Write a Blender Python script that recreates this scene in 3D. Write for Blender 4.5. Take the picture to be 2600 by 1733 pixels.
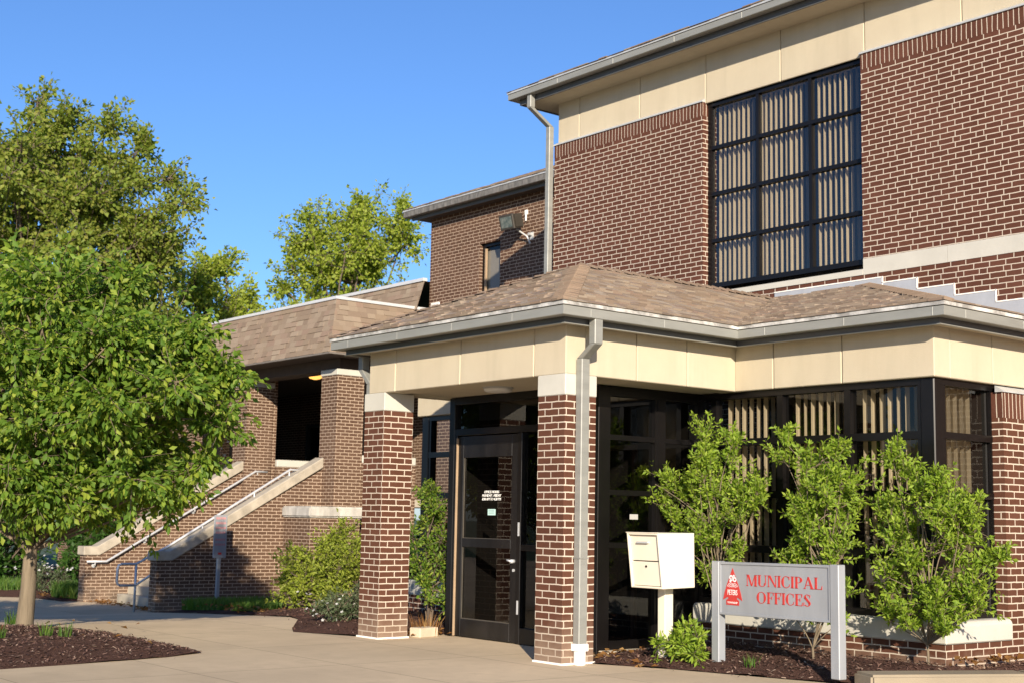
import bpy, bmesh, math, random
import numpy as np
from mathutils import Vector, Matrix

# ------------------------------------------------------------------ scene basics
for o in list(bpy.data.objects): bpy.data.objects.remove(o)
SC = bpy.context.scene
COL = SC.collection
V = Vector

# camera (solved from the photograph's vanishing points and brick courses)
f_px, yaw, pit, rol = 3483.66, -0.8886, 0.1286, 0.0187
cam = bpy.data.cameras.new('camera'); camo = bpy.data.objects.new('camera', cam); COL.objects.link(camo)
dv = V((math.sin(yaw)*math.cos(pit), math.cos(yaw)*math.cos(pit), math.sin(pit)))
rv = V((math.cos(yaw), -math.sin(yaw), 0)); uv_ = rv.cross(dv)
r2 = rv*math.cos(rol)+uv_*math.sin(rol); u2 = -rv*math.sin(rol)+uv_*math.cos(rol)
camo.matrix_world = Matrix(((r2.x, u2.x, -dv.x, 9.9617), (r2.y, u2.y, -dv.y, -8.7708), (r2.z, u2.z, -dv.z, 1.3619), (0, 0, 0, 1)))
cam.sensor_width = 36; cam.sensor_fit = 'HORIZONTAL'; cam.lens = f_px/2600*36
cam.clip_start = 0.1; cam.clip_end = 3000
cam.dof.use_dof = True; cam.dof.focus_distance = 12.8; cam.dof.aperture_fstop = 4.0
SC.camera = camo

# sun direction (towards the sun) measured from the eave shadows
SUN = V((2.6, -1.8, 1.0)).normalized()
sl = bpy.data.lights.new('sun', 'SUN'); sl.energy = 4.7; sl.angle = math.radians(0.55); sl.color = (1.0, 0.872, 0.70)
slo = bpy.data.objects.new('sun', sl); COL.objects.link(slo)
slo.rotation_euler = (-SUN).to_track_quat('-Z', 'Y').to_euler(); slo.location = SUN*60
W = bpy.data.worlds.new('World'); SC.world = W; W.use_nodes = True
nt = W.node_tree; nt.nodes.clear()
sky = nt.nodes.new('ShaderNodeTexSky'); sky.sky_type = 'NISHITA'; sky.sun_disc = False
sky.sun_elevation = math.asin(SUN.z); sky.sun_rotation = math.atan2(SUN.x, SUN.y)
sky.altitude = 0; sky.air_density = 1.0; sky.dust_density = 0.35; sky.ozone_density = 6.0
bg = nt.nodes.new('ShaderNodeBackground'); bg.inputs[1].default_value = 0.082
out = nt.nodes.new('ShaderNodeOutputWorld')
tn_ = nt.nodes.new('ShaderNodeMix'); tn_.data_type = 'RGBA'; tn_.blend_type = 'MULTIPLY'; tn_.inputs[0].default_value = 1.0
tn_.inputs[7].default_value = (1.06, 1.09, 1.22, 1)      # camera white balance on the sky
nt.links.new(sky.outputs[0], tn_.inputs[6]); nt.links.new(tn_.outputs[2], bg.inputs[0]); nt.links.new(bg.outputs[0], out.inputs[0])
SC.view_settings.view_transform = 'Standard'; SC.view_settings.look = 'None'
SC.view_settings.exposure = 0.85; SC.view_settings.gamma = 1.0

# ------------------------------------------------------------------ materials
def newmat(name):
    m = bpy.data.materials.new(name); m.use_nodes = True
    t = m.node_tree; b = t.nodes['Principled BSDF']
    return m, t, b
def M2(t, op, a, b=None, c=None):
    n = t.nodes.new('ShaderNodeMath'); n.operation = op
    for i, x in enumerate((a, b, c)):
        if x is None: continue
        if isinstance(x, (int, float)): n.inputs[i].default_value = x
        else: t.links.new(x, n.inputs[i])
    return n.outputs[0]
def mixc(t, fac, a, b, mode='MIX'):
    n = t.nodes.new('ShaderNodeMix'); n.data_type = 'RGBA'; n.blend_type = mode
    for s, x in ((0, fac), (6, a), (7, b)):
        if isinstance(x, (int, float)): n.inputs[s].default_value = x
        elif isinstance(x, (tuple, list)): n.inputs[s].default_value = (*x[:3], 1)
        else: t.links.new(x, n.inputs[s])
    return n.outputs[2]
def noise(t, scale, detail=4, rough=.55, coord=None, stretch=None, out=0):
    g = coord
    if g is None:
        g = t.nodes.new('ShaderNodeNewGeometry').outputs['Position']
    if stretch:
        mp = t.nodes.new('ShaderNodeMapping'); mp.inputs['Scale'].default_value = stretch
        t.links.new(g, mp.inputs['Vector']); g = mp.outputs[0]
    n = t.nodes.new('ShaderNodeTexNoise'); n.inputs['Scale'].default_value = scale
    n.inputs['Detail'].default_value = detail; n.inputs['Roughness'].default_value = rough
    t.links.new(g, n.inputs['Vector'])
    return n.outputs[out]
def ramp(t, fac, stops):
    n = t.nodes.new('ShaderNodeValToRGB'); e = n.color_ramp.elements
    while len(e) > 1: e.remove(e[-1])
    e[0].position = stops[0][0]; e[0].color = (*stops[0][1], 1)
    for p, c in stops[1:]:
        k = e.new(p); k.color = (*c, 1)
    t.links.new(fac, n.inputs[0]); return n.outputs[0]
def remap(t, x, a, b, c=0., d=1.):
    n = t.nodes.new('ShaderNodeMapRange'); t.links.new(x, n.inputs[0])
    for i, q in enumerate((a, b, c, d)): n.inputs[i+1].default_value = q
    return n.outputs[0]
def bump(t, b, h, strength=.3, dist=.01):
    n = t.nodes.new('ShaderNodeBump'); n.inputs['Strength'].default_value = strength; n.inputs['Distance'].default_value = dist
    t.links.new(h, n.inputs['Height']); t.links.new(n.outputs[0], b.inputs['Normal'])

def simple(name, col, rough=.6, metal=0., var=.12, scale=6, bmp=0., bscale=60, spec=.5, stretch=None):
    m, t, b = newmat(name)
    n = noise(t, scale, 5, .6, stretch=stretch)
    lo = tuple(c*(1-var) for c in col); hi = tuple(min(1, c*(1+var)) for c in col)
    c = ramp(t, n, [(.3, lo), (.7, hi)])
    t.links.new(c, b.inputs['Base Color'])
    b.inputs['Roughness'].default_value = rough; b.inputs['Metallic'].default_value = metal
    b.inputs['Specular IOR Level'].default_value = spec
    if bmp: bump(t, b, noise(t, bscale, 3), bmp, .01)
    return m

CRS = 0.0677
def brick_mat(name, c1, c2, mortar, flem=True, soldier=False, flemrow=0, zoff=0., dirt=None, streak=0.):
    m, t, b = newmat(name)
    g = t.nodes.new('ShaderNodeNewGeometry')
    s = t.nodes.new('ShaderNodeSeparateXYZ'); t.links.new(g.outputs['Position'], s.inputs[0])
    sn = t.nodes.new('ShaderNodeSeparateXYZ'); t.links.new(g.outputs['True Normal'], sn.inputs[0])
    side = M2(t, 'GREATER_THAN', M2(t, 'ABSOLUTE', sn.outputs[0]), .5)
    u = M2(t, 'ADD', M2(t, 'ADD', s.outputs[0], s.outputs[1]), M2(t, 'MULTIPLY', side, .0916))
    wob = noise(t, 7, 2, .5); wob2 = noise(t, 11, 2, .5)
    u = M2(t, 'ADD', M2(t, 'ADD', u, 101.6), M2(t, 'MULTIPLY', M2(t, 'SUBTRACT', wob, .5), .016))
    z = M2(t, 'ADD', M2(t, 'ADD', s.outputs[2], 50*CRS - zoff), M2(t, 'MULTIPLY', M2(t, 'SUBTRACT', wob2, .5), .010))
    if soldier:
        a = M2(t, 'DIVIDE', u, CRS); fa = M2(t, 'FRACT', a); ia = M2(t, 'FLOOR', a)
        jv = M2(t, 'LESS_THAN', fa, .16)
        joint = jv; idx = ia; idy = M2(t, 'MULTIPLY', ia, 0.)
        row = idy
    else:
        v = M2(t, 'DIVIDE', z, CRS); fv = M2(t, 'FRACT', v); row = M2(t, 'FLOOR', v)
        jh = M2(t, 'LESS_THAN', fv, .178)
        odd = M2(t, 'MULTIPLY', M2(t, 'MODULO', row, 2.), .5)
        a = M2(t, 'ADD', M2(t, 'DIVIDE', u, .2032), odd); fa = M2(t, 'FRACT', a); ia = M2(t, 'FLOOR', a)
        jv = M2(t, 'LESS_THAN', fa, .060)
        if flem:
            isf = M2(t, 'COMPARE', M2(t, 'MODULO', M2(t, 'ADD', row, float(flemrow)), 6.), 0., .1)
            a2 = M2(t, 'DIVIDE', M2(t, 'ADD', u, .03), .3048); f2 = M2(t, 'MULTIPLY', M2(t, 'FRACT', a2), 3.)
            k2 = M2(t, 'GREATER_THAN', f2, 2.)
            j2 = M2(t, 'MAXIMUM', M2(t, 'LESS_THAN', f2, .105), M2(t, 'MULTIPLY', k2, M2(t, 'LESS_THAN', f2, 2.105)))
            i2 = M2(t, 'ADD', M2(t, 'MULTIPLY', M2(t, 'FLOOR', a2), 2.), k2)
            def pick(x, y):
                return M2(t, 'ADD', M2(t, 'MULTIPLY', x, isf), M2(t, 'MULTIPLY', y, M2(t, 'SUBTRACT', 1., isf)))
            jv = pick(j2, jv); ia = pick(i2, ia)
        joint = M2(t, 'MAXIMUM', jh, jv); idx = ia
    cmb = t.nodes.new('ShaderNodeCombineXYZ'); t.links.new(idx, cmb.inputs[0]); t.links.new(row, cmb.inputs[1]); t.links.new(side, cmb.inputs[2])
    wn = t.nodes.new('ShaderNodeTexWhiteNoise'); t.links.new(cmb.outputs[0], wn.inputs['Vector'])
    bc = mixc(t, wn.outputs[0], c1, c2)
    bc = mixc(t, M2(t, 'MULTIPLY', M2(t, 'GREATER_THAN', wn.outputs[0], .88), .35), bc, tuple(x*.6 for x in c1))
    fine = noise(t, 45, 6, .7)
    bc = mixc(t, remap(t, fine, .35, .7, 0, .45), bc, tuple(x*.62 for x in c1))
    big = noise(t, 1.1, 4, .6)
    bc = mixc(t, remap(t, big, .4, .75, 0, .22), bc, tuple(min(1, x*1.7+.02) for x in c2))
    mc = mixc(t, noise(t, 30, 4), tuple(x*.86 for x in mortar), mortar)
    mc = mixc(t, remap(t, big, .45, .8, 0, .3), mc, tuple(x*.72 for x in mortar))
    col = mixc(t, joint, bc, mc)
    if streak:
        sk = noise(t, 1.6, 4, .6, stretch=(1, 1, .10))
        col = mixc(t, remap(t, sk, .54, .72, 0, streak), col, tuple(x*.55 for x in c1))
    if dirt:
        # pale lime / splash staining near the ground
        hz = M2(t, 'ADD', s.outputs[2], remap(t, noise(t, 3.5, 5), .2, .8, -.16, .16))
        col = mixc(t, remap(t, hz, dirt[0], dirt[1], dirt[2], 0.), col, (.33, .25, .18))
    t.links.new(col, b.inputs['Base Color']); b.inputs['Roughness'].default_value = .85
    b.inputs['Specular IOR Level'].default_value = .25
    h = M2(t, 'ADD', M2(t, 'SUBTRACT', 1., joint), M2(t, 'MULTIPLY', fine, .35))
    bump(t, b, h, .6, .004)
    return m

MORT = (.55, .47, .38)
MORT2 = (.47, .36, .265)
m_brick = brick_mat('red_brown_brick', (.080, .029, .017), (.108, .040, .024), MORT, True, flemrow=4, zoff=7.2914-CRS*3, streak=.12)
m_brickp = brick_mat('pillar_brick', (.082, .031, .017), (.106, .041, .023), MORT, False, zoff=0.0, dirt=(.02, .42, .55))
m_brickt = brick_mat('brown_brick', (.082, .042, .026), (.114, .060, .038), MORT2, True, flemrow=1, zoff=0.02)
m_brickw = brick_mat('wing_brown_brick', (.084, .046, .028), (.118, .068, .042), MORT2, False, zoff=0.01, dirt=(-.5, .05, .35), streak=.45)
m_sold = brick_mat('soldier_brick', (.080, .029, .017), (.108, .040, .024), MORT, False, soldier=True)

def stucco():
    m, t, b = newmat('cream_stucco')
    n = noise(t, 2.0, 5, .6); st = noise(t, 5, 4, .6, stretch=(1, 1, .12))
    c = ramp(t, n, [(.3, (.475, .412, .305)), (.7, (.51, .450, .335))])
    c = mixc(t, remap(t, st, .48, .75, 0, .30), c, (.36, .32, .235))
    sp = noise(t, 160, 2)
    c = mixc(t, remap(t, sp, .55, .75, 0, .25), c, (.36, .32, .24))
    t.links.new(c, b.inputs['Base Color']); b.inputs['Roughness'].default_value = .92; b.inputs['Specular IOR Level'].default_value = .2
    bump(t, b, noise(t, 130, 3, .7), .55, .006)
    return m
m_stucco = stucco()
m_stuccog = simple('stucco_groove', (.30, .24, .16), .9)
m_stone = simple('cast_stone', (.48, .465, .41), .85, var=.07, scale=3, bmp=.15)
m_stonew = simple('weathered_capstone', (.37, .325, .255), .9, var=.22, scale=4, bmp=.25, bscale=40)
m_areaway = simple('stained_concrete', (.42, .40, .36), .9, var=.35, scale=5, stretch=(1, 1, .35), bmp=.3)
m_alu = simple('bronze_grey_gutter', (.26, .262, .24), .5, .2, var=.10, scale=4, stretch=(.5, .5, 3))
m_alud = simple('dark_fascia_metal', (.115, .115, .112), .5, .3, var=.1)
m_sflash = simple('pale_flashing_metal', (.52, .53, .53), .45, .3, var=.12)
m_white = simple('white_pvc', (.80, .78, .74), .4, var=.03)
m_seal = simple('white_sealant', (.82, .80, .74), .7, var=.06)
m_black = simple('dark_bronze_frame', (.007, .006, .006), .32, .2, var=.15, spec=.4)
m_inter = simple('room_shade_black', (.012, .011, .010), .9)  # near-black colour puts the shade of unlit rooms into the surfaces
m_blind = simple('beige_vertical_blind', (.74, .66, .50), .8, var=.05)
m_roller = simple('grey_roller_shade', (.40, .39, .37), .85, var=.04)
m_darkwood = simple('dark_brown_soffit', (.060, .040, .028), .75, var=.15)
m_brown = simple('brown_weatherstrip', (.34, .24, .15), .6)
m_signal = simple('brushed_grey_sign', (.33, .345, .365), .5, .25, var=.10, scale=5, stretch=(1, 1, .25))
m_red = simple('red_vinyl', (.47, .034, .028), .5, var=.08, scale=30)
m_pink = simple('faded_pink_ink', (.50, .24, .24), .7)
m_cream = simple('cream_powder_coat', (.72, .655, .53), .45, var=.03)
m_rail = simple('galvanised_rail', (.54, .55, .57), .4, .3, var=.08)
m_whitet = simple('white_lettering', (.85, .85, .82), .6, var=.02)
m_teal = simple('pale_teal_paper', (.45, .66, .62), .7, var=.03)
m_flood = simple('bronze_lamp_housing', (.050, .044, .036), .5, .2)
m_block = simple('cream_concrete_block', (.52, .44, .32), .9, var=.15, bmp=.3)

def concrete(name, base, joints=True):
    m, t, b = newmat(name)
    n = noise(t, .45, 5, .6); n2 = noise(t, 5, 6, .65); n3 = noise(t, 90, 3, .7)
    lo = tuple(x*.80 for x in base); hi = tuple(min(1, x*1.10) for x in base)
    c = ramp(t, n, [(.32, lo), (.68, hi)])
    c = mixc(t, remap(t, n2, .45, .8, 0, .35), c, tuple(x*.70 for x in base))
    c = mixc(t, remap(t, n3, .5, .8, 0, .35), c, tuple(x*.62 for x in base))
    if joints:
        g = t.nodes.new('ShaderNodeNewGeometry'); s = t.nodes.new('ShaderNodeSeparateXYZ'); t.links.new(g.outputs['Position'], s.inputs[0])
        fx = M2(t, 'FRACT', M2(t, 'DIVIDE', M2(t, 'ADD', s.outputs[0], 30.35), 1.83)); fy = M2(t, 'FRACT', M2(t, 'DIVIDE', M2(t, 'ADD', s.outputs[1], 30.25), 1.5))
        j = M2(t, 'MAXIMUM', M2(t, 'LESS_THAN', fx, .008), M2(t, 'LESS_THAN', fy, .0095))
        ix = M2(t, 'FLOOR', M2(t, 'DIVIDE', M2(t, 'ADD', s.outputs[0], 30.35), 1.83)); iy = M2(t, 'FLOOR', M2(t, 'DIVIDE', M2(t, 'ADD', s.outputs[1], 30.25), 1.5))
        cb = t.nodes.new('ShaderNodeCombineXYZ'); t.links.new(ix, cb.inputs[0]); t.links.new(iy, cb.inputs[1])
        wn = t.nodes.new('ShaderNodeTexWhiteNoise'); t.links.new(cb.outputs[0], wn.inputs['Vector'])
        c = mixc(t, M2(t, 'MULTIPLY', wn.outputs[0], .20), c, tuple(min(1, x*1.25) for x in base))
        c = mixc(t, M2(t, 'MULTIPLY', j, .75), c, tuple(x*.40 for x in base))
        c = mixc(t, remap(t, noise(t, 1.7, 6, .7), .52, .66, 0, .28), c, tuple(x*.62 for x in base))
    t.links.new(c, b.inputs['Base Color']); b.inputs['Roughness'].default_value = .9; b.inputs['Specular IOR Level'].default_value = .2
    bump(t, b, M2(t, 'ADD', n3, M2(t, 'MULTIPLY', n2, .6)), .25, .006)
    return m
m_conc = concrete('tan_concrete', (.60, .475, .32))
m_kerb = concrete('kerb_concrete', (.30, .25, .18), False)
m_step = concrete('step_concrete', (.40, .36, .29), False)

def mulchm():
    m, t, b = newmat('bark_mulch')
    n = noise(t, 55, 5, .75, stretch=(1, 1.6, 1)); n2 = noise(t, 9, 4)
    c = ramp(t, n, [(.30, (.028, .015, .012)), (.52, (.105, .055, .042)), (.74, (.22, .13, .10))])
    c = mixc(t, remap(t, n2, .45, .75, 0, .4), c, (.075, .040, .03))
    t.links.new(c, b.inputs['Base Color']); b.inputs['Roughness'].default_value = .95; b.inputs['Specular IOR Level'].default_value = .1
    bump(t, b, n, 1.0, .03); return m
m_mulch = mulchm()
def island(name, stops, rough=.8, noise_amt=0., spec=.3, trans=None):
    m, t, b = newmat(name)
    g = t.nodes.new('ShaderNodeNewGeometry')
    c = ramp(t, g.outputs['Random Per Island'], stops)
    if noise_amt:
        c = mixc(t, remap(t, noise(t, 120, 4, .75), .4, .75, 0, noise_amt), c, tuple(x*.45 for x in stops[0][1]))
    t.links.new(c, b.inputs['Base Color']); b.inputs['Roughness'].default_value = rough; b.inputs['Specular IOR Level'].default_value = spec
    if trans:
        tr = t.nodes.new('ShaderNodeBsdfTranslucent'); t.links.new(mixc(t, 1., c, trans, 'MULTIPLY'), tr.inputs[0])
        mx = t.nodes.new('ShaderNodeMixShader'); mx.inputs[0].default_value = .46
        t.links.new(b.outputs[0], mx.inputs[1]); t.links.new(tr.outputs[0], mx.inputs[2])
        t.links.new(mx.outputs[0], t.nodes['Material Output'].inputs[0])
    return m
m_shing = island('asphalt_shingle', [(0, (.26, .20, .150)), (.2, (.205, .155, .118)), (.4, (.31, .25, .19)), (.55, (.25, .178, .138)), (.8, (.35, .29, .225)), (1, (.18, .135, .105))], .95, .5, .15)
m_shingw = island('wing_shingle', [(0, (.25, .19, .135)), (.25, (.215, .160, .118)), (.5, (.285, .225, .165)), (.72, (.25, .175, .132)), (.9, (.315, .255, .19)), (1, (.20, .148, .11))], .95, .5, .15)
m_chip = island('mulch_chip', [(0, (.03, .016, .013)), (.35, (.085, .045, .035)), (.65, (.14, .078, .06)), (.88, (.23, .145, .11)), (1, (.38, .28, .21))], .9, .2, .2)
m_litter = island('dry_leaf', [(0, (.22, .10, .03)), (.5, (.34, .17, .055)), (1, (.42, .27, .11))], .8, 0, .2, (1, .8, .5))
TR = (1.25, 1.35, .45)
def leafm(name, cols, trans=TR): 
    n = len(cols); return island(name, [(i/(n-1), c) for i, c in enumerate(cols)], .55, 0, .35, trans)
m_lf_near = leafm('linden_leaf', [(.085, .165, .020), (.135, .235, .026), (.095, .18, .022), (.20, .30, .034), (.30, .36, .048), (.07, .14, .018)])
m_lf_big = leafm('olive_oak_leaf', [(.15, .215, .032), (.22, .275, .042), (.27, .285, .05), (.17, .245, .036), (.25, .25, .05)])
m_lf_mid = leafm('yellow_green_leaf', [(.22, .295, .034), (.31, .37, .046), (.27, .335, .040), (.36, .39, .058)])
m_lf_shrub = leafm('bright_shrub_leaf', [(.20, .31, .030), (.28, .39, .040), (.16, .26, .028), (.35, .44, .055), (.24, .35, .034)])
m_lf_bush = leafm('yellow_bush_leaf', [(.24, .31, .036), (.32, .37, .050), (.18, .24, .030), (.37, .40, .070)])
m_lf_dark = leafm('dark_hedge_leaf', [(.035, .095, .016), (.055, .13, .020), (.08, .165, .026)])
m_lf_grey = leafm('grey_green_leaf', [(.11, .15, .075), (.15, .19, .10), (.085, .125, .055)], (1.1, 1.15, .6))
m_grass = leafm('grass_blade', [(.06, .14, .02), (.10, .20, .03), (.15, .22, .04), (.045, .11, .016)])
m_petal = leafm('white_petal', [(.75, .75, .72), (.8, .8, .78)], (1, 1, 1))
def barkm(name, a, b_):
    m, t, b = newmat(name)
    n = noise(t, 14, 6, .7, stretch=(1, 1, .12)); c = ramp(t, n, [(.3, a), (.7, b_)])
    t.links.new(c, b.inputs['Base Color']); b.inputs['Roughness'].default_value = .95
    bump(t, b, n, .7, .02); return m
m_bark = barkm('tan_bark', (.11, .085, .055), (.23, .18, .12))
m_barkd = barkm('dark_bark', (.07, .052, .038), (.16, .12, .09))
m_lawn = simple('lawn_soil', (.045, .075, .02), .95, var=.4, scale=3)

def glassm(name, tint, refl=1.0, ior=1.5):
    m, t, b = newmat(name); t.nodes.remove(b)
    lw = t.nodes.new('ShaderNodeLayerWeight'); lw.inputs[0].default_value = .5      # Schlick reflectance, same from both sides
    f0 = ((ior-1)/(ior+1))**2
    frs = M2(t, 'MULTIPLY_ADD', M2(t, 'POWER', lw.outputs['Facing'], 5.), 1-f0, f0)
    tr = t.nodes.new('ShaderNodeBsdfTransparent'); tr.inputs[0].default_value = (*tint, 1)
    gl = t.nodes.new('ShaderNodeBsdfGlossy'); gl.inputs['Roughness'].default_value = .012; gl.inputs[0].default_value = (refl, refl, refl, 1)
    mx = t.nodes.new('ShaderNodeMixShader')
    t.links.new(frs, mx.inputs[0]); t.links.new(tr.outputs[0], mx.inputs[1]); t.links.new(gl.outputs[0], mx.inputs[2])
    t.links.new(mx.outputs[0], t.nodes['Material Output'].inputs[0]); return m
m_glass = glassm('tinted_glass', (.66, .64, .60))
m_glassu = glassm('upper_window_glass', (.68, .66, .62), 1.0, 1.85)
m_glassd = glassm('dark_vestibule_glass', (.42, .40, .38), 1.0, 1.55)
def emis(name, col, s):
    m, t, b = newmat(name); b.inputs['Base Color'].default_value = (*col, 1)
    b.inputs['Emission Color'].default_value = (*col, 1); b.inputs['Emission Strength'].default_value = s; return m
m_lamp = emis('lit_amber_lens', (1.0, .45, .10), 1.1)
m_lens = simple('frosted_lens', (.62, .60, .56), .4, var=.03)
def floodlens():
    m, t, b = newmat('flood_lens'); n = noise(t, 14, 4, .7)
    c = ramp(t, n, [(.3, (.10, .15, .16)), (.55, (.26, .30, .29)), (.8, (.62, .60, .52))])
    t.links.new(c, b.inputs['Base Color']); b.inputs['Roughness'].default_value = .12; b.inputs['Metallic'].default_value = .6; return m
m_fl = floodlens()

# ------------------------------------------------------------------ mesh helpers
class MB:
    def __init__(s): s.v = []; s.f = []
    def face(s, *pts):
        i = len(s.v); s.v += [tuple(p) for p in pts]; s.f.append(tuple(range(i, i+len(pts))))
    def box(s, x0, x1, y0, y1, z0, z1):
        i = len(s.v)
        s.v += [(x0, y0, z0), (x1, y0, z0), (x1, y1, z0), (x0, y1, z0), (x0, y0, z1), (x1, y0, z1), (x1, y1, z1), (x0, y1, z1)]
        for q in ((0, 3, 2, 1), (4, 5, 6, 7), (0, 1, 5, 4), (1, 2, 6, 5), (2, 3, 7, 6), (3, 0, 4, 7)): s.f.append(tuple(i+k for k in q))
        return s
    def obox(s, o, ax, ay, az):
        """oriented box: corner o, edge vectors"""
        o, ax, ay, az = V(o), V(ax), V(ay), V(az); i = len(s.v)
        P = [o, o+ax, o+ax+ay, o+ay, o+az, o+ax+az, o+ax+ay+az, o+ay+az]; s.v += [tuple(p) for p in P]
        for q in ((0, 3, 2, 1), (4, 5, 6, 7), (0, 1, 5, 4), (1, 2, 6, 5), (2, 3, 7, 6), (3, 0, 4, 7)): s.f.append(tuple(i+k for k in q))
        return s
    def prism(s, pts, ext):
        """closed polygon pts (list of 3d) extruded by ext"""
        n = len(pts); i = len(s.v); e = V(ext)
        s.v += [tuple(p) for p in pts]+[tuple(V(p)+e) for p in pts]
        s.f.append(tuple(range(i+n-1, i-1, -1))); s.f.append(tuple(range(i+n, i+2*n)))
        for k in range(n):
            k2 = (k+1) % n; s.f.append((i+k, i+k2, i+n+k2, i+n+k))
        return s
    def tube(s, pts, radii, sides=6, cap=True):
        pts = [V(p) for p in pts]; n = len(pts); i0 = len(s.v); prev = None
        for k, p in enumerate(pts):
            d = (pts[min(k+1, n-1)]-pts[max(k-1, 0)]).normalized()
            a = d.orthogonal().normalized() if prev is None else (prev-d*prev.dot(d))
            if a.length < 1e-5: a = d.orthogonal()
            a.normalize(); prev = a; b = d.cross(a); r = radii[k] if isinstance(radii, (list, tuple)) else radii
            for j in range(sides):
                an = 2*math.pi*j/sides; s.v.append(tuple(p+a*(math.cos(an)*r)+b*(math.sin(an)*r)))
        for k in range(n-1):
            for j in range(sides):
                j2 = (j+1) % sides; s.f.append((i0+k*sides+j, i0+k*sides+j2, i0+(k+1)*sides+j2, i0+(k+1)*sides+j))
        if cap:
            s.f.append(tuple(i0+j for j in range(sides-1, -1, -1))); s.f.append(tuple(i0+(n-1)*sides+j for j in range(sides)))
        return s
    def disc(s, c, r, h, n=24, dome=0.):
        rings = [(1, 0), (1, h*.6), (.8, h), (.0, h+dome)] if h else [(1, 0), (0, 0)]
        i = len(s.v); c = V(c)
        for rr, hh in rings:
            for j in range(n):
                a = 2*math.pi*j/n; s.v.append((c.x+r*rr*math.cos(a), c.y+r*rr*math.sin(a), c.z-hh))
        for k in range(len(rings)-1):
            for j in range(n):
                j2 = (j+1) % n; s.f.append((i+k*n+j, i+(k+1)*n+j, i+(k+1)*n+j2, i+k*n+j2))
        return s
    def build(s, name, mat, parent=None, bevel=0., smooth=False, seg=1):
        me = bpy.data.meshes.new(name); me.from_pydata(s.v, [], s.f); me.materials.append(mat)
        if bevel or smooth:
            bm = bmesh.new(); bm.from_mesh(me)
            if bevel:
                bmesh.ops.recalc_face_normals(bm, faces=bm.faces)
                ed = [e for e in bm.edges if len(e.link_faces) == 2 and e.calc_face_angle(0) > .5]
                bmesh.ops.bevel(bm, geom=ed, offset=bevel, segments=seg, affect='EDGES', clamp_overlap=True)
            if smooth:
                for fa in bm.faces: fa.smooth = True
            bm.to_mesh(me); bm.free()
        me.update()
        o = bpy.data.objects.new(name, me); COL.objects.link(o)
        if parent: o.parent = parent; o.matrix_parent_inverse = parent.matrix_world.inverted()
        return o
def tag(o, label=None, cat=None, group=None, kind=None):
    if label: o['label'] = label
    if cat: o['category'] = cat
    if group: o['group'] = group
    if kind: o['kind'] = kind
    return o
def thing(name, label, cat, loc, group=None):
    o = bpy.data.objects.new(name, None); COL.objects.link(o); o.location = loc; o.empty_display_size = .3
    o.matrix_world = Matrix.Translation(V(loc))
    return tag(o, label, cat, group)
def B(*a): return MB().box(*a)
def npmesh(name, verts, faces, mat, parent=None):
    me = bpy.data.meshes.new(name); nv = len(verts); nf = len(faces); k = faces.shape[1]
    me.vertices.add(nv); me.vertices.foreach_set('co', np.asarray(verts, np.float32).ravel())
    me.loops.add(nf*k); me.loops.foreach_set('vertex_index', np.asarray(faces, np.int32).ravel())
    me.polygons.add(nf); me.polygons.foreach_set('loop_start', np.arange(0, nf*k, k, dtype=np.int32))
    me.update(calc_edges=True); me.materials.append(mat)
    o = bpy.data.objects.new(name, me); COL.objects.link(o)
    if parent: o.parent = parent; o.matrix_parent_inverse = parent.matrix_world.inverted()
    return o
def text_mesh(name, body, size, mat, parent, origin, ax, az, shear=0., align='CENTER', depth=.0015, spacing=1.0, sx=1.0):
    cu = bpy.data.curves.new(name, 'FONT'); cu.body = body; cu.size = size; cu.align_x = align; cu.shear = shear
    cu.extrude = depth; cu.space_line = .95; cu.space_character = spacing; cu.resolution_u = 2
    tmp = bpy.data.objects.new(name+'_tmp', cu); COL.objects.link(tmp)
    dg = bpy.context.evaluated_depsgraph_get(); me = bpy.data.meshes.new_from_object(tmp.evaluated_get(dg))
    bpy.data.objects.remove(tmp); bpy.data.curves.remove(cu)
    ax, az = V(ax).normalized(), V(az).normalized(); n = ax.cross(az)
    me.transform(Matrix.Diagonal((sx, 1, 1, 1)))
    me.transform(Matrix(((ax.x, az.x, n.x, origin[0]), (ax.y, az.y, n.y, origin[1]), (ax.z, az.z, n.z, origin[2]), (0, 0, 0, 1))))
    me.materials.clear(); me.materials.append(mat); me.name = name
    o = bpy.data.objects.new(name, me); COL.objects.link(o)
    if parent: o.parent = parent; o.matrix_parent_inverse = parent.matrix_world.inverted()
    return o

rng = random.Random(7); nr = np.random.default_rng(11)
def gz(x): return -.062*min(max(-x-6.5, 0), 8.1)

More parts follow.
